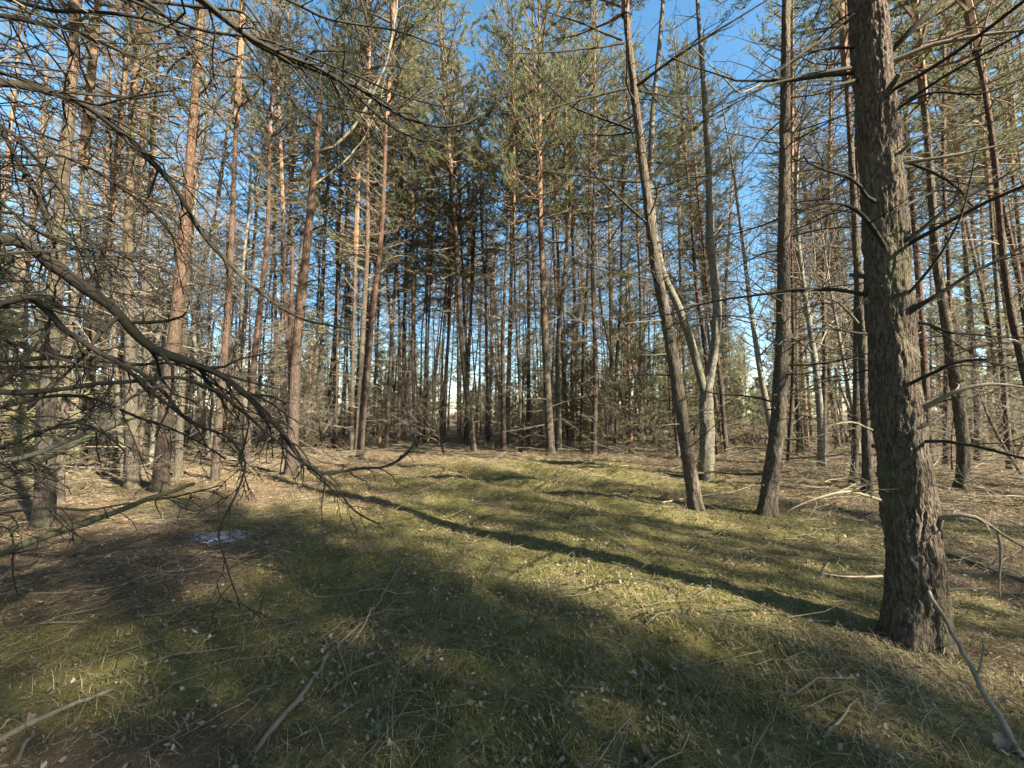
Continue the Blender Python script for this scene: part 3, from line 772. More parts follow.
left_limb(2.4, [(0, 130, 2.3), (60, 155, 2.6), (110, 190, 2.8), (150, 235, 3.0), (170, 290, 3.1)], 0.011, 99, 12, scale=0.28)
left_limb(1.9, [(0, 225, 2.2), (60, 240, 2.5), (100, 290, 2.8), (150, 300, 3.1)], 0.010, 100, 12, scale=0.3)

# --- second pine out of view above left: long limbs hanging over the top of the picture
bV = Vector((-2.9, 3.1, float(gz(-2.9, 3.1))))
# its stem stands beyond the frame's edge
bV = Vector((-4.6, 2.5, float(gz(-4.6, 2.5))))
V_ = thing("pine_tree", "pine beyond the left edge whose long crooked limbs hang over the top of the view", "pine tree", bV)
mb = MB(); stem_ring(mb, PT, 0.17 * np.clip(1 - 0.07 * PT[:, 2], 0.1, 1), 28, rngT, 0.4, 0.04)
mb.build("trunk", M_BARK, V_)
add_crown(V_, 5, (0, 0, 8.5), 1.0)
def over_limb(z0, pts, r0, seed, ntw, **kw):
    rng = np.random.default_rng(seed)
    P = np.array([[0.1, 0.05, z0]] + [list(at(*p) - bV) for p in pts])
    s = np.concatenate([[0], np.cumsum(np.linalg.norm(np.diff(P, axis=0), axis=1))])
    n = max(8, int(s[-1] / 0.08)); q = np.linspace(0, s[-1], n)
    Q = np.stack([np.interp(q, s, P[:, k]) for k in range(3)], 1)
    Q[1:] += np.cumsum(rng.normal(0, 0.008, (n - 1, 3)) + np.repeat(rng.normal(0, 0.014, (n // 5 + 1, 3)), 5, 0)[:n - 1], 0) * np.linspace(1, 0.3, n - 1)[:, None]
    Q[1:-1] = (Q[:-2] + 2 * Q[1:-1] + Q[2:]) / 4
    mb = MB(); mb.tube(Q, np.linspace(r0, kw.get("r1", r0 * 0.25), n) * (1 + rng.normal(0, 0.06, n)), 8, 0, cap=True)
    if ntw: twigs_on(mb, Q, r0 * 0.8, rng, int(ntw * 1.6), (kw.get("f0", 0.45), 1.0), kw.get("scale", 0.16) * 1.3, 0, 1, 4, s[-1], 0.08, 0.0025, 0.3)
    mb.build("branch", M_DARKWOOD, V_)
over_limb(5.2, [(170, -40, 3.0), (215, -8, 3.1), (256, 34, 3.2), (289, 50, 3.3), (323, 63, 3.4), (356, 79, 3.5), (403, 108, 3.6), (443, 121, 3.7), (466, 123, 3.75), (486, 112, 3.8)], 0.045, 111, 12, r1=0.008)
over_limb(5.2, [(403, 108, 3.6), (443, 118, 3.7), (470, 108, 3.8), (489, 97, 3.85), (505, 84, 3.9), (514, 74, 3.9)], 0.018, 112, 3, f0=0.9, r1=0.004)
over_limb(4.9, [(215, 15, 2.9), (256, 50, 3.1), (289, 70, 3.2), (323, 84, 3.3), (366, 123, 3.45), (396, 148, 3.55), (429, 161, 3.6), (456, 153, 3.65)], 0.034, 113, 12, r1=0.006)
over_limb(5.6, [(300, -60, 3.2), (350, -20, 3.3), (371, 27, 3.35), (375, 50, 3.35), (376, 68, 3.35)], 0.030, 114, 4, r1=0.008)
over_limb(5.0, [(140, -20, 2.9), (170, 0, 3.0), (187, 37, 3.05), (213, 70, 3.1), (217, 87, 3.12), (210, 101, 3.12)], 0.03, 115, 6, r1=0.006)
over_limb(5.4, [(240, -30, 3.2), (285, 5, 3.3), (325, 30, 3.4), (380, 40, 3.5), (420, 55, 3.6), (448, 60, 3.7)], 0.026, 116, 12, r1=0.005)
over_limb(5.0, [(240, 20, 3.4), (270, 70, 3.5), (285, 110, 3.5), (318, 135, 3.6), (350, 190, 3.7), (372, 215, 3.8)], 0.02, 117, 9, r1=0.004)
over_limb(5.3, [(230, -20, 3.5), (262, 30, 3.6), (300, 100, 3.7), (360, 110, 3.8), (420, 90, 3.9), (470, 70, 4.0)], 0.02, 118, 9, r1=0.004)
over_limb(4.6, [(150, 20, 3.0), (200, 45, 3.1), (240, 60, 3.2), (256, 85, 3.25), (300, 110, 3.3)], 0.018, 119, 9, r1=0.004)

# ------------------------------------------------------------------ generic pines: build each kind once, copy it
def pine_proto(seed, H, dia, mat, crown_k, n_dead=84, crown_s=1.0, lean=0.25, cz=None, per_tw=6):
    rng = np.random.default_rng(seed)
    n = 60
    z = np.linspace(-0.15, H * 0.985, n)
    ph = rng.uniform(0, 6.28, 4)
    x = lean * (0.5 * np.sin(z * 0.35 + ph[0]) - 0.5 * np.sin(ph[0]) + 0.15 * np.sin(z * 1.1 + ph[1]))
    y = lean * (0.5 * np.sin(z * 0.31 + ph[2]) - 0.5 * np.sin(ph[2]) + 0.15 * np.sin(z * 0.9 + ph[3]))
    P = np.stack([x, y, z], 1)
    R = dia / 2 * np.clip(1 - 0.88 * np.maximum(z, 0) / H, 0.06, 1)
    mb = MB()
    stem_ring(mb, P, R, 12, rng, 0.4, 0.05)
    cz = cz or H * 0.56
    for k in range(n_dead):
        zz = 0.7 + (cz + 1.0 - 0.7) * (k + rng.random()) / n_dead
        j = int(np.argmin(abs(z - zz))); az = rng.uniform(0, 6.28)
        L = rng.uniform(0.4, 1.9) * (0.7 + 0.6 * zz / cz)
        dead_branch(mb, P[j], az, rng.uniform(-0.1, 0.5), L, 0.006 + 0.006 * L, rng, per_tw, 3, 1, 1, 0.0036)
    j = int(np.argmin(abs(z - cz)))
    return mb, P[j]
PROTO = []
specs = [(17.5, 0.26, M_BARK, 0), (18.5, 0.30, M_BARK_RED, 2), (15.5, 0.20, M_BARK_GREY, 1), (16.5, 0.24, M_BARK_RED, 3), (17.8, 0.28, M_BARK, 5),
         (13.5, 0.16, M_BARK_GREY, 4), (16.5, 0.22, M_BARK, 3), (15.0, 0.17, M_BARK_RED, 1)]
PROTO_MB = []
for k, (H, dia, mat, ck) in enumerate(specs):
    mb, top = pine_proto(900 + k, H, dia, mat, ck)
    PROTO_MB.append((mb, top, ck))
    PROTO.append((mb.mesh("trunk", [mat, M_DEAD]), CROWN_MESH[ck], top))

def place_pine(k, x, y, label, group, rng, scale=1.0, tilt=0.04, crown=True, girth=0.82, sparse=False):
    me, cm, top = PROTO[k % len(PROTO)]
    if sparse: cm = THIN_MESH[CROWN_MESH.index(cm)]
    o = thing("pine_tree", label, "pine tree", (x, y, float(gz(x, y)) - 0.03), rng.uniform(0, 6.28), group)
    o.rotation_euler[0] = rng.normal(0, tilt); o.rotation_euler[1] = rng.normal(0, tilt)
    o.scale = (scale, scale, scale * rng.uniform(0.95, 1.08))
    t = bpy.data.objects.new("trunk", me); C.objects.link(t); t.parent = o; t.scale = (girth, girth, 1)
    if crown:
        c = bpy.data.objects.new("crown", cm); C.objects.link(c); c.parent = o; c.location = (top[0] * girth, top[1] * girth, top[2]); c.rotation_euler = (0, 0, rng.uniform(0, 6.28))
    return o

# birch: pale bare stems
def birch_proto(seed, H, dia, mat=None, low=0.22):
    rng = np.random.default_rng(seed); n = 50
    z = np.linspace(-0.1, H, n); ph = rng.uniform(0, 6.28, 2)
    P = np.stack([0.25 * np.sin(z * 0.4 + ph[0]) - 0.25 * math.sin(ph[0]), 0.25 * np.sin(z * 0.35 + ph[1]) - 0.25 * math.sin(ph[1]), z], 1)
    R = dia / 2 * np.clip(1 - 0.92 * np.maximum(z, 0) / H, 0.05, 1)
    mb = MB(); stem_ring(mb, P, R, 12, rng, 0.35, 0.04)
    cr = MB()
    for k in range(40):
        zz = H * (low + (0.98 - low) * (k + rng.random()) / 40); j = int(np.argmin(abs(z - zz)))
        L = (H - zz) * 0.28 + rng.uniform(0.3, 1.2)
        dead_branch(cr, P[j], rng.uniform(0, 6.28), rng.uniform(0.5, 1.05), L, 0.006 + 0.005 * L, rng, 10, 4, 0, 1, 0.0045, 0.1)
    return mb.mesh("trunk", mat or M_BIRCH), cr.mesh("crown", M_BIRCHTWIG)
BIRCH = [birch_proto(950 + k, h, d) for k, (h, d) in enumerate([(13, 0.17), (11, 0.13), (14, 0.2)])]

SAPLING = [birch_proto(960 + k, h, d, M_BARK_GREY, 0.07) for k, (h, d) in enumerate([(11, 0.15), (9, 0.12)])]

# young pines with needles down to the ground
YOUNG = []
for k, h in enumerate([4.5, 6.0, 3.2, 5.2]):
    YOUNG.append(crown_mb(980 + k, h, [1.35, 1.5, 1.1, 1.3][k], nb=13, length=0.15, width=0.018, whorl=0.38, per=5, el0=(-0.05, 0.9)).mesh("crown", [M_LIMB, M_NEEDLE_Y], False))

rngF = np.random.default_rng(7)
placed = [(o.location.x, o.location.y) for o in C.objects if o.name.startswith(("pine_tree", "birch_tree"))]
def free(x, y, d):
    return all((x - a) ** 2 + (y - b) ** 2 > d * d for a, b in placed)
def in_clearing(x, y):
    az = math.degrees(math.atan2(x, y)); r = math.hypot(x, y)
    if r < (13.0 if abs(az) < 40 else 10.5): return True
    if -16 < az < 22 and y < 14.8: return True
    if 29.5 < az < 33 and r < 45: return True
    # the gap in the crowns the sun comes through
    v = 0.5 * x + 0.866 * y
    u = 0.866 * x - 0.5 * y
    return False

n_far = n_birch = n_young = 0
tries = 0
while n_far < 225 and tries < 20000:
    tries += 1
    az = rngF.uniform(-55, 55); r = math.sqrt(rngF.uniform(9.5 ** 2, 40 ** 2))
    x, y = r * math.sin(math.radians(az)), r * math.cos(math.radians(az))
    if y < 4 or in_clearing(x, y) or not free(x, y, 1.25): continue
    placed.append((x, y))
    if abs(az) > 30 and r < 20:
        grp = ("pines in the left-hand rows", "slim pine standing in the rows of the left wood, not the front stems") if x < 0 else ("pines in the right-hand rows", "slim pine standing in the rows of the right wood behind the widest trunk")
    elif r < 26:
        grp = ("pines in the middle rows", "slim straight pine in the middle rows behind the moss clearing")
    else:
        grp = ("pines deep in the wood", "distant thin pine stem deep in the wood behind the other rows")
    place_pine(int(rngF.integers(0, 8)), x, y, grp[1], grp[0], rngF, rngF.uniform(1.12, 1.32) if (r < 24 and abs(az) < 28) else rngF.uniform(0.85, 1.12), sparse=r > 21 or abs(az) > 34, girth=0.7)
    n_far += 1
tries = 0
while n_birch < 40 and tries < 5000:
    tries += 1
    az = rngF.choice([rngF.uniform(-50, -26), rngF.uniform(24, 50), rngF.uniform(-20, 20)], p=[0.45, 0.35, 0.2]); r = rngF.uniform(12, 34)
    x, y = r * math.sin(math.radians(az)), r * math.cos(math.radians(az))
    if in_clearing(x, y) or not free(x, y, 0.9): continue
    placed.append((x, y)); n_birch += 1
    tm, cm = BIRCH[n_birch % 3]
    o = thing("birch_tree", "slim bare birch with a pale stem standing back among the pines", "birch tree", (x, y, float(gz(x, y))), rngF.uniform(0, 6.28), "pale birches among the pines")
    o.rotation_euler[0] = rngF.normal(0, 0.05); o.rotation_euler[1] = rngF.normal(0, 0.05)
    for nm, me in (("trunk", tm), ("crown", cm)):
        c = bpy.data.objects.new(nm, me); C.objects.link(c); c.parent = o
tries = 0
while n_young < 66 and tries < 5000:
    tries += 1
    az = rngF.uniform(-54, 54); r = math.sqrt(rngF.uniform(17 ** 2, 38 ** 2))
    if az < -22 and rngF.random() < 0.5: r = rngF.uniform(14, 26)
    x, y = r * math.sin(math.radians(az)), r * math.cos(math.radians(az))
    if in_clearing(x, y) or not free(x, y, 0.8): continue
    placed.append((x, y)); n_young += 1
    s = rngF.uniform(0.8, 1.35)
    o = thing("young_pine", "young bushy pine with pale green needles down to the ground, in the understorey", "young pine", (x, y, float(gz(x, y))), rngF.uniform(0, 6.28), "young pines of the understorey")
    o.scale = (s,) * 3
    c = bpy.data.objects.new("crown", YOUNG[n_young % 4]); C.objects.link(c); c.parent = o

n_sap = tries = 0
while n_sap < 110 and tries < 5000:
    tries += 1
    az = rngF.uniform(-54, 54); r = math.sqrt(rngF.uniform(15.5 ** 2, 32 ** 2))
    x, y = r * math.sin(math.radians(az)), r * math.cos(math.radians(az))
    if in_clearing(x, y) or not free(x, y, 0.6): continue
    placed.append((x, y)); n_sap += 1
    o = thing("bare_sapling", "thin leafless sapling with fine brown twigs among the rows of pines", "sapling", (x, y, float(gz(x, y))), rngF.uniform(0, 6.28), "bare saplings among the pines")
    s = rngF.uniform(0.35, 0.6); o.scale = (s, s, s * rngF.uniform(0.8, 1.0)); o.rotation_euler[0] = rngF.normal(0, 0.12); o.rotation_euler[1] = rngF.normal(0, 0.12)
    for nm, me in zip(("trunk", "crown"), SAPLING[n_sap % 2]):
        c = bpy.data.objects.new(nm, me); C.objects.link(c); c.parent = o

# pines to the right and behind the viewer that throw the foreground into shade
rngS = np.random.default_rng(17)
SHADE = []
SX, SY = math.sin(SUN_AZ), math.cos(SUN_AZ)               # u runs towards the sun, v across it
for u in (13.5, 16, 18.5, 21, 23.5, 26):
    for v in (-2.4, -0.9, 0.7, 2.0):
        if rngS.random() < 0.14: continue
        uu, vv = u + rngS.normal(0, 0.5), v + rngS.normal(0, 0.3)
        SHADE.append((SX * uu - SY * vv, SY * uu + SX * vv))
N_DENSE = len(SHADE)
for u, v in ((15, 4.6), (21, 4.4), (17, 8.9), (23, 8.2), (19, 12.8), (25, 12.2), (26, 6.2), (20, 7.2), (24, 10.2), (17.5, 6.0), (22, 5.2)):
    SHADE.append((SX * u - SY * v, SY * u + SX * v))
# the rest of the stand round the viewer: it closes the canopy behind the picture
rest = []
for _ in range(4000):
    if len(rest) >= 30: break
    a_, r_ = math.radians(rngS.uniform(150, 300)), rngS.uniform(3.0, 15)
    x, y = r_ * math.sin(a_), r_ * math.cos(a_)
    if all((x - p) ** 2 + (y - q) ** 2 > 4.5 for p, q in rest + SHADE): rest.append((x, y))
N_SUN = len(SHADE)
for k, (x, y) in enumerate(SHADE + rest):
    place_pine(k, x, y, "tall pine behind the viewer, seen only by its shade on the moss", "pines behind the viewer", rngS, 0.82 if math.hypot(x, y) < 17.5 and k < N_SUN else 1.0, 0.02, sparse=N_DENSE <= k < N_SUN)

# ------------------------------------------------------------------ far wood that reads as one mass
rngW = np.random.default_rng(27)
mass = MB()
low_crowns = [crown_mb(1200 + k, 6.0, 1.8, nb=7, length=0.30, width=0.05, whorl=0.6, per=5, dens=0.6) for k in range(3)]
low_young = [crown_mb(1210 + k, 5.0, 1.7, nb=7, length=0.30, width=0.05, whorl=0.5, per=5, dens=0.6, el0=(-0.05, 0.9)) for k in range(2)]
for k in range(250):
    az = math.radians(rngW.uniform(-60, 60) if k < 236 else rngW.uniform(29.5, 33)); r = rngW.uniform(44, 82)
    if 29.8 < math.degrees(az) < 32.8 and r < 50: continue
    x, y = r * math.sin(az), r * math.cos(az); z0 = float(gz(x, y))
    H = rngW.uniform(11, 16)
    a = rngW.uniform(0, 6.28); ca, sa = math.cos(a), math.sin(a); s = rngW.uniform(0.9, 1.35)
    Rm = np.array([[ca, -sa, 0], [sa, ca, 0], [0, 0, 1]]) * s
    if k % 2 == 0:
        mass.merge(low_young[k % 2], (Rm, np.array([x, y, z0])))
    else:
        mass.tube([[x, y, z0 - 0.2], [x + rngW.normal(0, .3), y, z0 + H * 0.5], [x + rngW.normal(0, .4), y, z0 + H * 0.95]], [0.15, 0.11, 0.03], 6, 0)
        mass.merge(low_crowns[k % 3], (Rm, np.array([x, y, z0 + H * 0.5])))
wood = mass.build("far_wood", [M_BARK, M_NEEDLE_Y], smooth=False)
tag(wood, "far-off pine wood closing the view behind all the rows", "wood", kind="stuff")

# ------------------------------------------------------------------ ground cover
rngG = np.random.default_rng(37)
def sector(n, r0, r1, half=58, power=1.0):
    az = np.radians(rngG.uniform(-half, half, n)); r = r0 + (r1 - r0) * rngG.random(n) ** power
    return r * np.sin(az), r * np.cos(az), r
def bent_blades(mb, x, y, h, w, lean, rng, droop=0.35):
    n = len(x); z = gz(x, y)
    a = rng.uniform(0, 2 * PI, n)
    d = np.stack([np.cos(a), np.sin(a), np.zeros(n)], 1); s = np.stack([-np.sin(a), np.cos(a), np.zeros(n)], 1)
    b = np.stack([x, y, z - 0.004], 1)
    up = np.array([0, 0, 1.0])
    rows = []
    ts = (0.0, 0.45, 0.78, 1.0)
    for t, wf in zip(ts, (1.0, 0.85, 0.55, 0.0)):
        c = b + up * (h * (t - droop * lean * t * t))[:, None] + d * (h * lean * (0.25 * t + 0.75 * t * t))[:, None]
        if t < 1: rows += [c - s * ww(w, wf), c + s * ww(w, wf)]
        else: rows.append(c)
    V = np.stack(rows, 1).reshape(-1, 3)
    i = np.arange(n)[:, None] * 7
    mb.add(V, np.concatenate([i + np.array([[0, 1, 3, 2]]), i + np.array([[2, 3, 5, 4]])]), i + np.array([[4, 5, 6]]))
def ww(w, f): return (w * f / 2)[:, None]
x, y, r = sector(520000, 1.3, 15.5, power=1.25)
m = moss_amount(x, y)
clump = 0.5 + 0.5 * np.sin(7.3 * x + 2.2 * y) * np.sin(6.1 * y - 3.1 * x) + 0.35 * np.sin(17 * x + 3) * np.sin(15 * y)
keep = rngG.random(len(x)) < np.clip(m * 1.15 + 0.06, 0, 1) * (0.30 + 0.55 * np.clip(clump, 0, 1))
x, y, r, clump = x[keep], y[keep], r[keep], clump[keep]
h = rngG.uniform(0.010, 0.037, len(x)) * (0.6 + 0.7 * np.clip(clump, 0, 1.3)) * (1 + 0.03 * r); tall = rngG.random(len(x)) < 0.07; h = np.where(tall, h * 1.8, h)
mb = MB(); bent_blades(mb, x, y, h, rngG.uniform(0.0018, 0.0034, len(x)) * (1 + r / 5), rngG.uniform(0.3, 1.3, len(x)), rngG)
tag(mb.build("grass", M_GRASS, smooth=False), "short moss and fine grass covering the clearing", "grass", kind="stuff")

# dry straw, scattered and in tussocks
x, y, r = sector(17000, 1.3, 17, power=1.0)
tx, ty = [x], [y]
for (px, py, n, sp) in [(880, 660, 700, 0.26), (415, 745, 60, 0.05), (700, 720, 160, 0.22), (830, 715, 220, 0.2), (760, 640, 120, 0.2), (150, 690, 120, 0.2), (640, 610, 140, 0.3), (950, 720, 160, 0.25),
                        (440, 470, 260, 0.8), (610, 470, 260, 0.9), (470, 445, 220, 1.0), (330, 480, 160, 0.6), (90, 640, 120, 0.4)]:
    g = ground_at(px, py)
    tx.append(rngG.normal(g.x, sp, n)); ty.append(rngG.normal(g.y, sp, n))
x, y = np.concatenate(tx), np.concatenate(ty); r = np.hypot(x, y)
mb = MB(); bent_blades(mb, x, y, rngG.uniform(0.03, 0.13, len(x)), rngG.uniform(0.0010, 0.0021, len(x)) * (1 + r / 7), rngG.uniform(0.8, 2.3, len(x)), rngG, 0.40)
tag(mb.build("dry_grass", M_STRAW, smooth=False), "bleached dry grass stalks lying over the moss", "dry grass", kind="stuff")

# fallen leaves
x, y, r = sector(42000, 1.3, 13, power=0.9)
keep = rngG.random(len(x)) < np.clip(0.3 + 0.9 * np.sin(3.1 * x + 1.7 * y) * np.sin(2.3 * y - 1.2 * x + 1) + 0.4 * np.sin(9 * x) * np.sin(8 * y), 0.25, 1)
x, y, r = x[keep], y[keep], r[keep]
n = len(x); s = rngG.uniform(0.004, 0.012, n) * (1 + 0.03 * r); a = rngG.uniform(0, 6.28, n)
big = rngG.random(n) < 0.05; s = np.where(big, s * 1.7, s)
z = gz(x, y) + rngG.uniform(0.010, 0.045, n)
ux = np.stack([np.cos(a), np.sin(a), rngG.normal(0, 0.4, n)], 1); uy = np.stack([-np.sin(a), np.cos(a), rngG.normal(0, 0.35, n)], 1)
c = np.stack([x, y, z], 1); S = s[:, None]
curl = (S * rngG.uniform(0.0, 0.6, (n, 1))) * np.array([[0, 0, 1.0]])
V = np.stack([c - ux * S * 1.3 + curl, c - uy * S * 0.75 - ux * S * 0.3 + curl * 0.6, c + ux * S * 0.4 - uy * S * 0.6, c + ux * S * 1.3 + curl, c + ux * S * 0.45 + uy * S * 0.6 + curl * 0.5, c - ux * S * 0.35 + uy * S * 0.8], 1).reshape(-1, 3)
i = np.arange(n)[:, None] * 6
mb = MB(); mb.add(V, np.concatenate([i + np.array([[0, 1, 2, 5]]), i + np.array([[5, 2, 3, 4]])]))
tag(mb.build("leaf_litter", M_LEAF, smooth=False), "small dead leaves strewn over the forest floor", "leaf litter", kind="stuff")

# brown pine needles lying all over the floor
x, y, r = sector(210000, 1.3, 16, power=0.8)
keep = rngG.random(len(x)) < np.clip(1.1 - 0.75 * moss_amount(x, y), 0.3, 1)
x, y, r = x[keep], y[keep], r[keep]; n = len(x); a = rngG.uniform(0, 6.28, n)
L = rngG.uniform(0.03, 0.075, n) * (1 + r / 14); z = gz(x, y) + rngG.uniform(0.003, 0.02, n)
d = np.stack([np.cos(a), np.sin(a), rngG.normal(0, 0.22, n)], 1)
mb = MB(); blades(mb, np.stack([x, y, z], 1), d, L, 0.0016 * (1 + r / 4), rngG)
M_FALLEN = leaf_mat("fallen_brown_needles", [(0.0, (0.04, 0.026, 0.017)), (0.5, (0.12, 0.078, 0.046)), (0.85, (0.20, 0.14, 0.085)), (1.0, (0.27, 0.21, 0.14))], 0.0)
tag(mb.build("needle_litter", M_FALLEN, smooth=False), "fallen brown pine needles carpeting the floor between the trees", "needle litter", kind="stuff")

# twigs
mb = MB()
x, y, r = sector(6500, 1.4, 28, power=0.75)
for k in range(len(x)):
    a = rngG.uniform(0, 6.28); L = rngG.uniform(0.06, 0.5) * (1 + r[k] / 14); d = np.array([math.cos(a), math.sin(a), 0]); n = 4
    t = np.linspace(-0.5, 0.5, n)[:, None] * L
    P = np.array([x[k], y[k], 0]) + t * d + rngG.normal(0, 0.025 * L, (n, 3))
    P[:, 2] = gz(P[:, 0], P[:, 1]) + 0.008 + abs(rngG.normal(0, 0.02)) + np.abs(P[:, 2]) + (rngG.random() < 0.12) * np.linspace(0, 0.35, n) * L
    rr = rngG.uniform(0.0012, 0.004) * (1 + r[k] / 12)
    mb.tube(P, np.linspace(rr, rr * 0.5, n), 4)
tag(mb.build("twig_litter", M_DEAD), "thin broken twigs littering the needles between the trees", "twig litter", kind="stuff")

# low brushwood of fallen dead branches round the clearing's edge
mb = MB(); pale = MB()
spots = [(ground_at(px, py), n, sp) for px, py, n, sp in [(365, 448, 60, 0.8), (340, 462, 36, 0.6), (420, 440, 46, 0.9), (480, 441, 30, 1.0), (600, 452, 34, 1.5), (700, 452, 34, 1.5), (820, 468, 40, 1.2), (240, 462, 30, 1.0),
                                                  (100, 470, 40, 1.0), (960, 470, 30, 1.0), (660, 440, 40, 2.5), (300, 440, 30, 2.0), (540, 438, 30, 2.5), (840, 495, 26, 0.6), (1000, 500, 20, 0.5), (900, 462, 40, 2.0), (760, 450, 50, 3.0), (150, 455, 40, 2.5), (60, 490, 24, 1.0), (440, 436, 40, 3.0), (580, 437, 40, 3.0)]]
for g, n, sp in spots:
    for k in range(n):
        x, y = rngG.normal(g.x, sp), rngG.normal(g.y, sp * 0.8); az = rngG.uniform(0, 6.28); L = rngG.uniform(0.5, 1.9)
        dead_branch(mb if k % 3 else pale, [x, y, float(gz(x, y)) + rngG.uniform(0.02, 0.30)], az, rngG.uniform(-0.05, 0.4), L, rngG.uniform(0.006, 0.014), rngG, 5, 4, 0, 1, 0.003)
mb.merge(pale, None, 1)
tag(mb.build("brushwood", [M_DEAD, M_PALEWOOD]), "tangle of fallen dead branches round the edge of the clearing", "brushwood", kind="stuff")

# heather in the gap beyond the forked birch
n = 9000
az = np.radians(rngG.normal(31.2, 1.6, n)); r = rngG.uniform(22, 44, n)
x, y = r * np.sin(az), r * np.cos(az)
mb = MB(); bent_blades(mb, x, y, rngG.uniform(0.3, 0.75, n), rngG.uniform(0.02, 0.04, n), rngG.uniform(0.1, 0.7, n), rngG)
tag(mb.build("heather", M_HEATHER, smooth=False), "purplish brown heather in the gap beyond the forked birch", "heather", kind="stuff")

# ------------------------------------------------------------------ sticks, puddle, seedling
def stick(label, pts, r0, r1, seed, mat=M_DEAD, ntw=0, lift=None, scale=0.3, name="fallen_branch", cat="fallen branch", twig_part="twig"):
    """pts are picture points on the ground, or (x, y, height above it)"""
    rng = np.random.default_rng(seed)
    P = []
    for p in pts:
        g = ground_at(p[0], p[1]); P.append([g.x, g.y, g.z + (p[2] if len(p) > 2 else r0 * 0.8)])
    P = np.array(P); base = Vector(P[0])
    P = P - P[0]
    s = np.concatenate([[0], np.cumsum(np.linalg.norm(np.diff(P, axis=0), axis=1))]); n = max(6, int(s[-1] / 0.05))
    q = np.linspace(0, s[-1], n); Q = np.stack([np.interp(q, s, P[:, k]) for k in range(3)], 1)
    Q[1:-1] = (Q[:-2] + 2 * Q[1:-1] + Q[2:]) / 4 + rng.normal(0, 0.003, (n - 2, 3))
    root = thing(name, label, cat, base)
    mb = MB(); mb.tube(Q, np.linspace(r0, r1, n) * (1 + rng.normal(0, 0.08, n)), 8, 0, cap=True); mb.build("stem", mat, root)
    for k in range(ntw):
        t = 0.3 + 0.68 * (k + rng.random()) / ntw; j = min(int(t * n), n - 2)
        d = unit(Q[j + 1] - Q[j]); sd = unit(np.cross(d, [0, 0, 1])) * (1 if k % 2 else -1)
        tw = MB(); L = s[-1] * scale * rng.uniform(0.5, 1.1)
        W = wander(Q[j], d * 0.9 + sd * 0.6 + np.array([0, 0, 0.15]), L, 5, rng, 0.12, 0.03)
        tw.tube(W, np.linspace(r1 * 0.9, r1 * 0.35, 6), 5); twigs_on(tw, W, r1, rng, 3, (0.3, 1), 0.4, 0, 0, 3, L, 0.02, 0.0012)
        tw.build("twig", mat, root)
    return root
stick("grey forked branch with fine twigs lying on the moss in the front", [(252, 758), (280, 722), (305, 694), (320, 672), (325, 658), (345, 640), (375, 610), (403, 560)], 0.014, 0.004, 1, M_DEAD, 7)
stick("dark stick lying in the leaf litter at the front left corner", [(-20, 752), (20, 733), (60, 712), (112, 692)], 0.016, 0.009, 2, M_DEAD, 2, scale=0.2)
stick("short pale stick propped under the dark corner stick", [(17, 764), (24, 748), (33, 731)], 0.009, 0.006, 3, M_PALEWOOD)
stick("long pale stick lying on brown litter at the left edge, curved at its end", [(-10, 596), (50, 594), (95, 592), (125, 585), (149, 575)], 0.011, 0.006, 4, M_PALEWOOD, 1, scale=0.15)
stick("greyish stick fallen across the needles behind the widest trunk", [(940, 552), (970, 562), (1000, 574), (1030, 584)], 0.016, 0.012, 6, M_DEAD, 2, scale=0.2)
stick("twiggy dead branch lying below the grey stubbed pine", [(800, 512), (830, 505), (860, 516), (890, 528)], 0.016, 0.006, 7, M_DEAD, 6)
stick("bare twiggy branch lying on the brown floor before the forked birch", [(655, 505), (690, 498), (735, 492), (770, 480)], 0.015, 0.005, 8, M_PALEWOOD, 5)
stick("thin broken branch lying before the leaning pine", [(590, 470), (630, 466), (670, 470), (700, 462)], 0.02, 0.008, 9, M_DEAD, 5)
stick("straw-pale stalk lying across the grass below the widest trunk", [(768, 646), (800, 645), (818, 647)], 0.006, 0.003, 10, M_PALEWOOD)
stick("pale split stick lying slanted in the grass at the lower right", [(823, 740), (838, 724), (858, 700)], 0.007, 0.004, 11, M_PALEWOOD)
stick("long slim dead branch lying on litter between the reddish pines at the left", [(60, 560), (110, 540), (170, 520), (200, 505)], 0.014, 0.006, 12, M_DEAD, 6)

# stick leaning on the big pine
gA = ground_at(1022, 758)
top = at(929, 590, bA.y - 0.30)
r_ = thing("leaning_stick", "long pale brown stick leaning against the foot of the widest trunk", "stick", gA)
mb = MB(); rng = np.random.default_rng(5)
q = np.linspace(0, 1, 16)[:, None]; P = q * np.array(top - gA) + rng.normal(0, 0.005, (16, 3)); mb.tube(P, np.linspace(0.013, 0.010, 16), 9, 0, cap=True)
mb.build("stem", M_PALEWOOD, r_)
tw = MB(); W = wander(P[6], np.array([0.35, 0.1, 0.3]), 0.2, 4, rng, 0.15); tw.tube(W, np.linspace(0.006, 0.003, 5), 6); tw.build("twig", M_DEAD, r_)

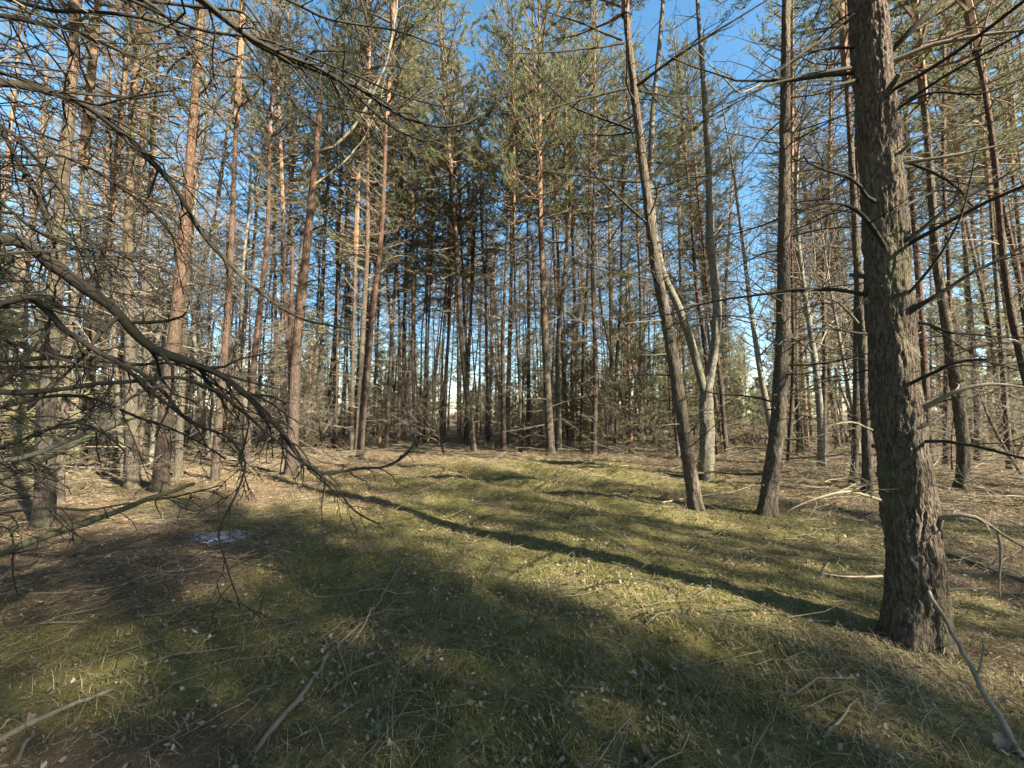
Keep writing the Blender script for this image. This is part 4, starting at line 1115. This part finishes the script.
# two dead poles at the left
def pole(label, a, b, r0, r1, seed, ntw):
    rng = np.random.default_rng(seed)
    a, b = Vector(a), Vector(b); root = thing("dead_pole", label, "dead pole", a)
    n = 24; q = np.linspace(0, 1, n)[:, None]; P = q * np.array(b - a) + np.cumsum(rng.normal(0, 0.004, (n, 3)), 0)
    mb = MB(); mb.tube(P, np.linspace(r0, r1, n) * (1 + rng.normal(0, 0.04, n)), 12, 0, cap=True); mb.build("stem", M_POLE, root)
    for k in range(ntw):
        j = rng.integers(5, n - 2); d = unit(P[j + 1] - P[j]); tb = MB()
        W = wander(P[j], d * 0.5 + rng.normal(0, 0.6, 3), rng.uniform(0.2, 0.6), 5, rng, 0.2, 0.02); tb.tube(W, np.linspace(0.007, 0.003, 6), 5)
        twigs_on(tb, W, 0.005, rng, 3, (0.3, 1), 0.5, 0, 0); tb.build("twig", M_DARKWOOD, root)
g1 = at(-150, 535, 2.2); g1.z = float(gz(g1.x, g1.y))
pole("thick dead pole slanting up to the right across the left-edge stems", at(-150, 548, 2.5), at(143, 412, 4.4), 0.05, 0.034, 1, 6)
pole("thinner greenish dead pole lying low below the thick slanting pole", at(-120, 596, 2.6), at(196, 487, 4.3), 0.034, 0.02, 2, 5)

# puddle
gp = ground_at(222, 537)
mb = MB(); rng = np.random.default_rng(9)
nu, nv = 80, 56
gu, gv = np.meshgrid(np.linspace(-0.46, 0.46, nu), np.linspace(-0.36, 0.36, nv))
hz = gz(gp.x + gu, gp.y + gv) - gp.z + 0.016
i = np.arange(nv - 1)[:, None] * nu + np.arange(nu - 1)[None]
cu, cv = gu[:-1, :-1], gv[:-1, :-1]
nz = np.array([[mnoise.noise(Vector((p * 16, q * 24, 3.0))) + 0.6 * mnoise.noise(Vector((p * 38, q * 55, 1.0))) for p, q in zip(r1, r2)] for r1, r2 in zip(cu, cv)])
keep = (nz + 1.0 - 1.25 * ((cu / 0.40) ** 2 + (cv / 0.26) ** 2)) > 0.28
mb.add(np.stack([gu, gv, hz], -1), np.stack([i, i + 1, i + 1 + nu, i + nu], -1)[keep])
pud = mb.build("puddle", M_WATER, None, (gp.x, gp.y, gp.z))
tag(pud, "small shallow puddle speckled pale blue-grey, left of the clearing", "puddle", kind="structure")

# pine seedling
gs = ground_at(377, 742)
se = thing("pine_seedling", "tiny blue-green pine seedling in the grass at the front", "seedling", gs)
mb = MB(); rng = np.random.default_rng(10)
M_SEED = leaf_mat("seedling_needles", [(0.0, (0.06, 0.10, 0.075)), (1.0, (0.14, 0.19, 0.14))], 0.2)
st = MB(); st.tube([[0, 0, -0.01], [0.004, 0, 0.05], [0, 0.004, 0.10]], [0.003, 0.0025, 0.0015], 6); st.build("stem", M_LIMB, se)
P, D = [], []
for k in range(5):
    d = unit([math.cos(k * 1.3), math.sin(k * 1.3), 0.6]) if k else np.array([0, 0, 1.0])
    for t in np.linspace(0.01, 0.055, 5): P.append(np.array([0, 0, 0.04 + 0.04 * (k == 0)]) + d * t); D.append(d)
tufts(mb, np.array(P), np.array(D), rng, 8, 0.04, 0.0022, 0.6, 0, 0.2)
mb.build("needles", M_SEED, se, smooth=False)

# pale curled leaf by the leaning stick
gl = ground_at(1000, 748)
mb = MB(); u = np.linspace(-1, 1, 9); v = np.linspace(-1, 1, 5); UU, VV = np.meshgrid(u, v)
wd = (1 - UU ** 2 * 0.8) * (1 + 0.2 * np.sin(9 * UU))
X = UU * 0.055; Y = VV * 0.026 * wd; Z = 0.02 + 0.012 * VV ** 2 + 0.01 * np.sin(2 * UU + 1)
i = np.arange(4)[:, None] * 9 + np.arange(8)[None]
mb.add(np.stack([X, Y, Z], -1), np.stack([i, i + 1, i + 10, i + 9], -1).reshape(-1, 4))
lf = mb.build("dead_leaf", M_PALEWOOD, None, gl); lf.rotation_euler = (0.2, -0.1, 0.6)
tag(lf, "large pale curled leaf beside the foot of the leaning stick", "leaf")
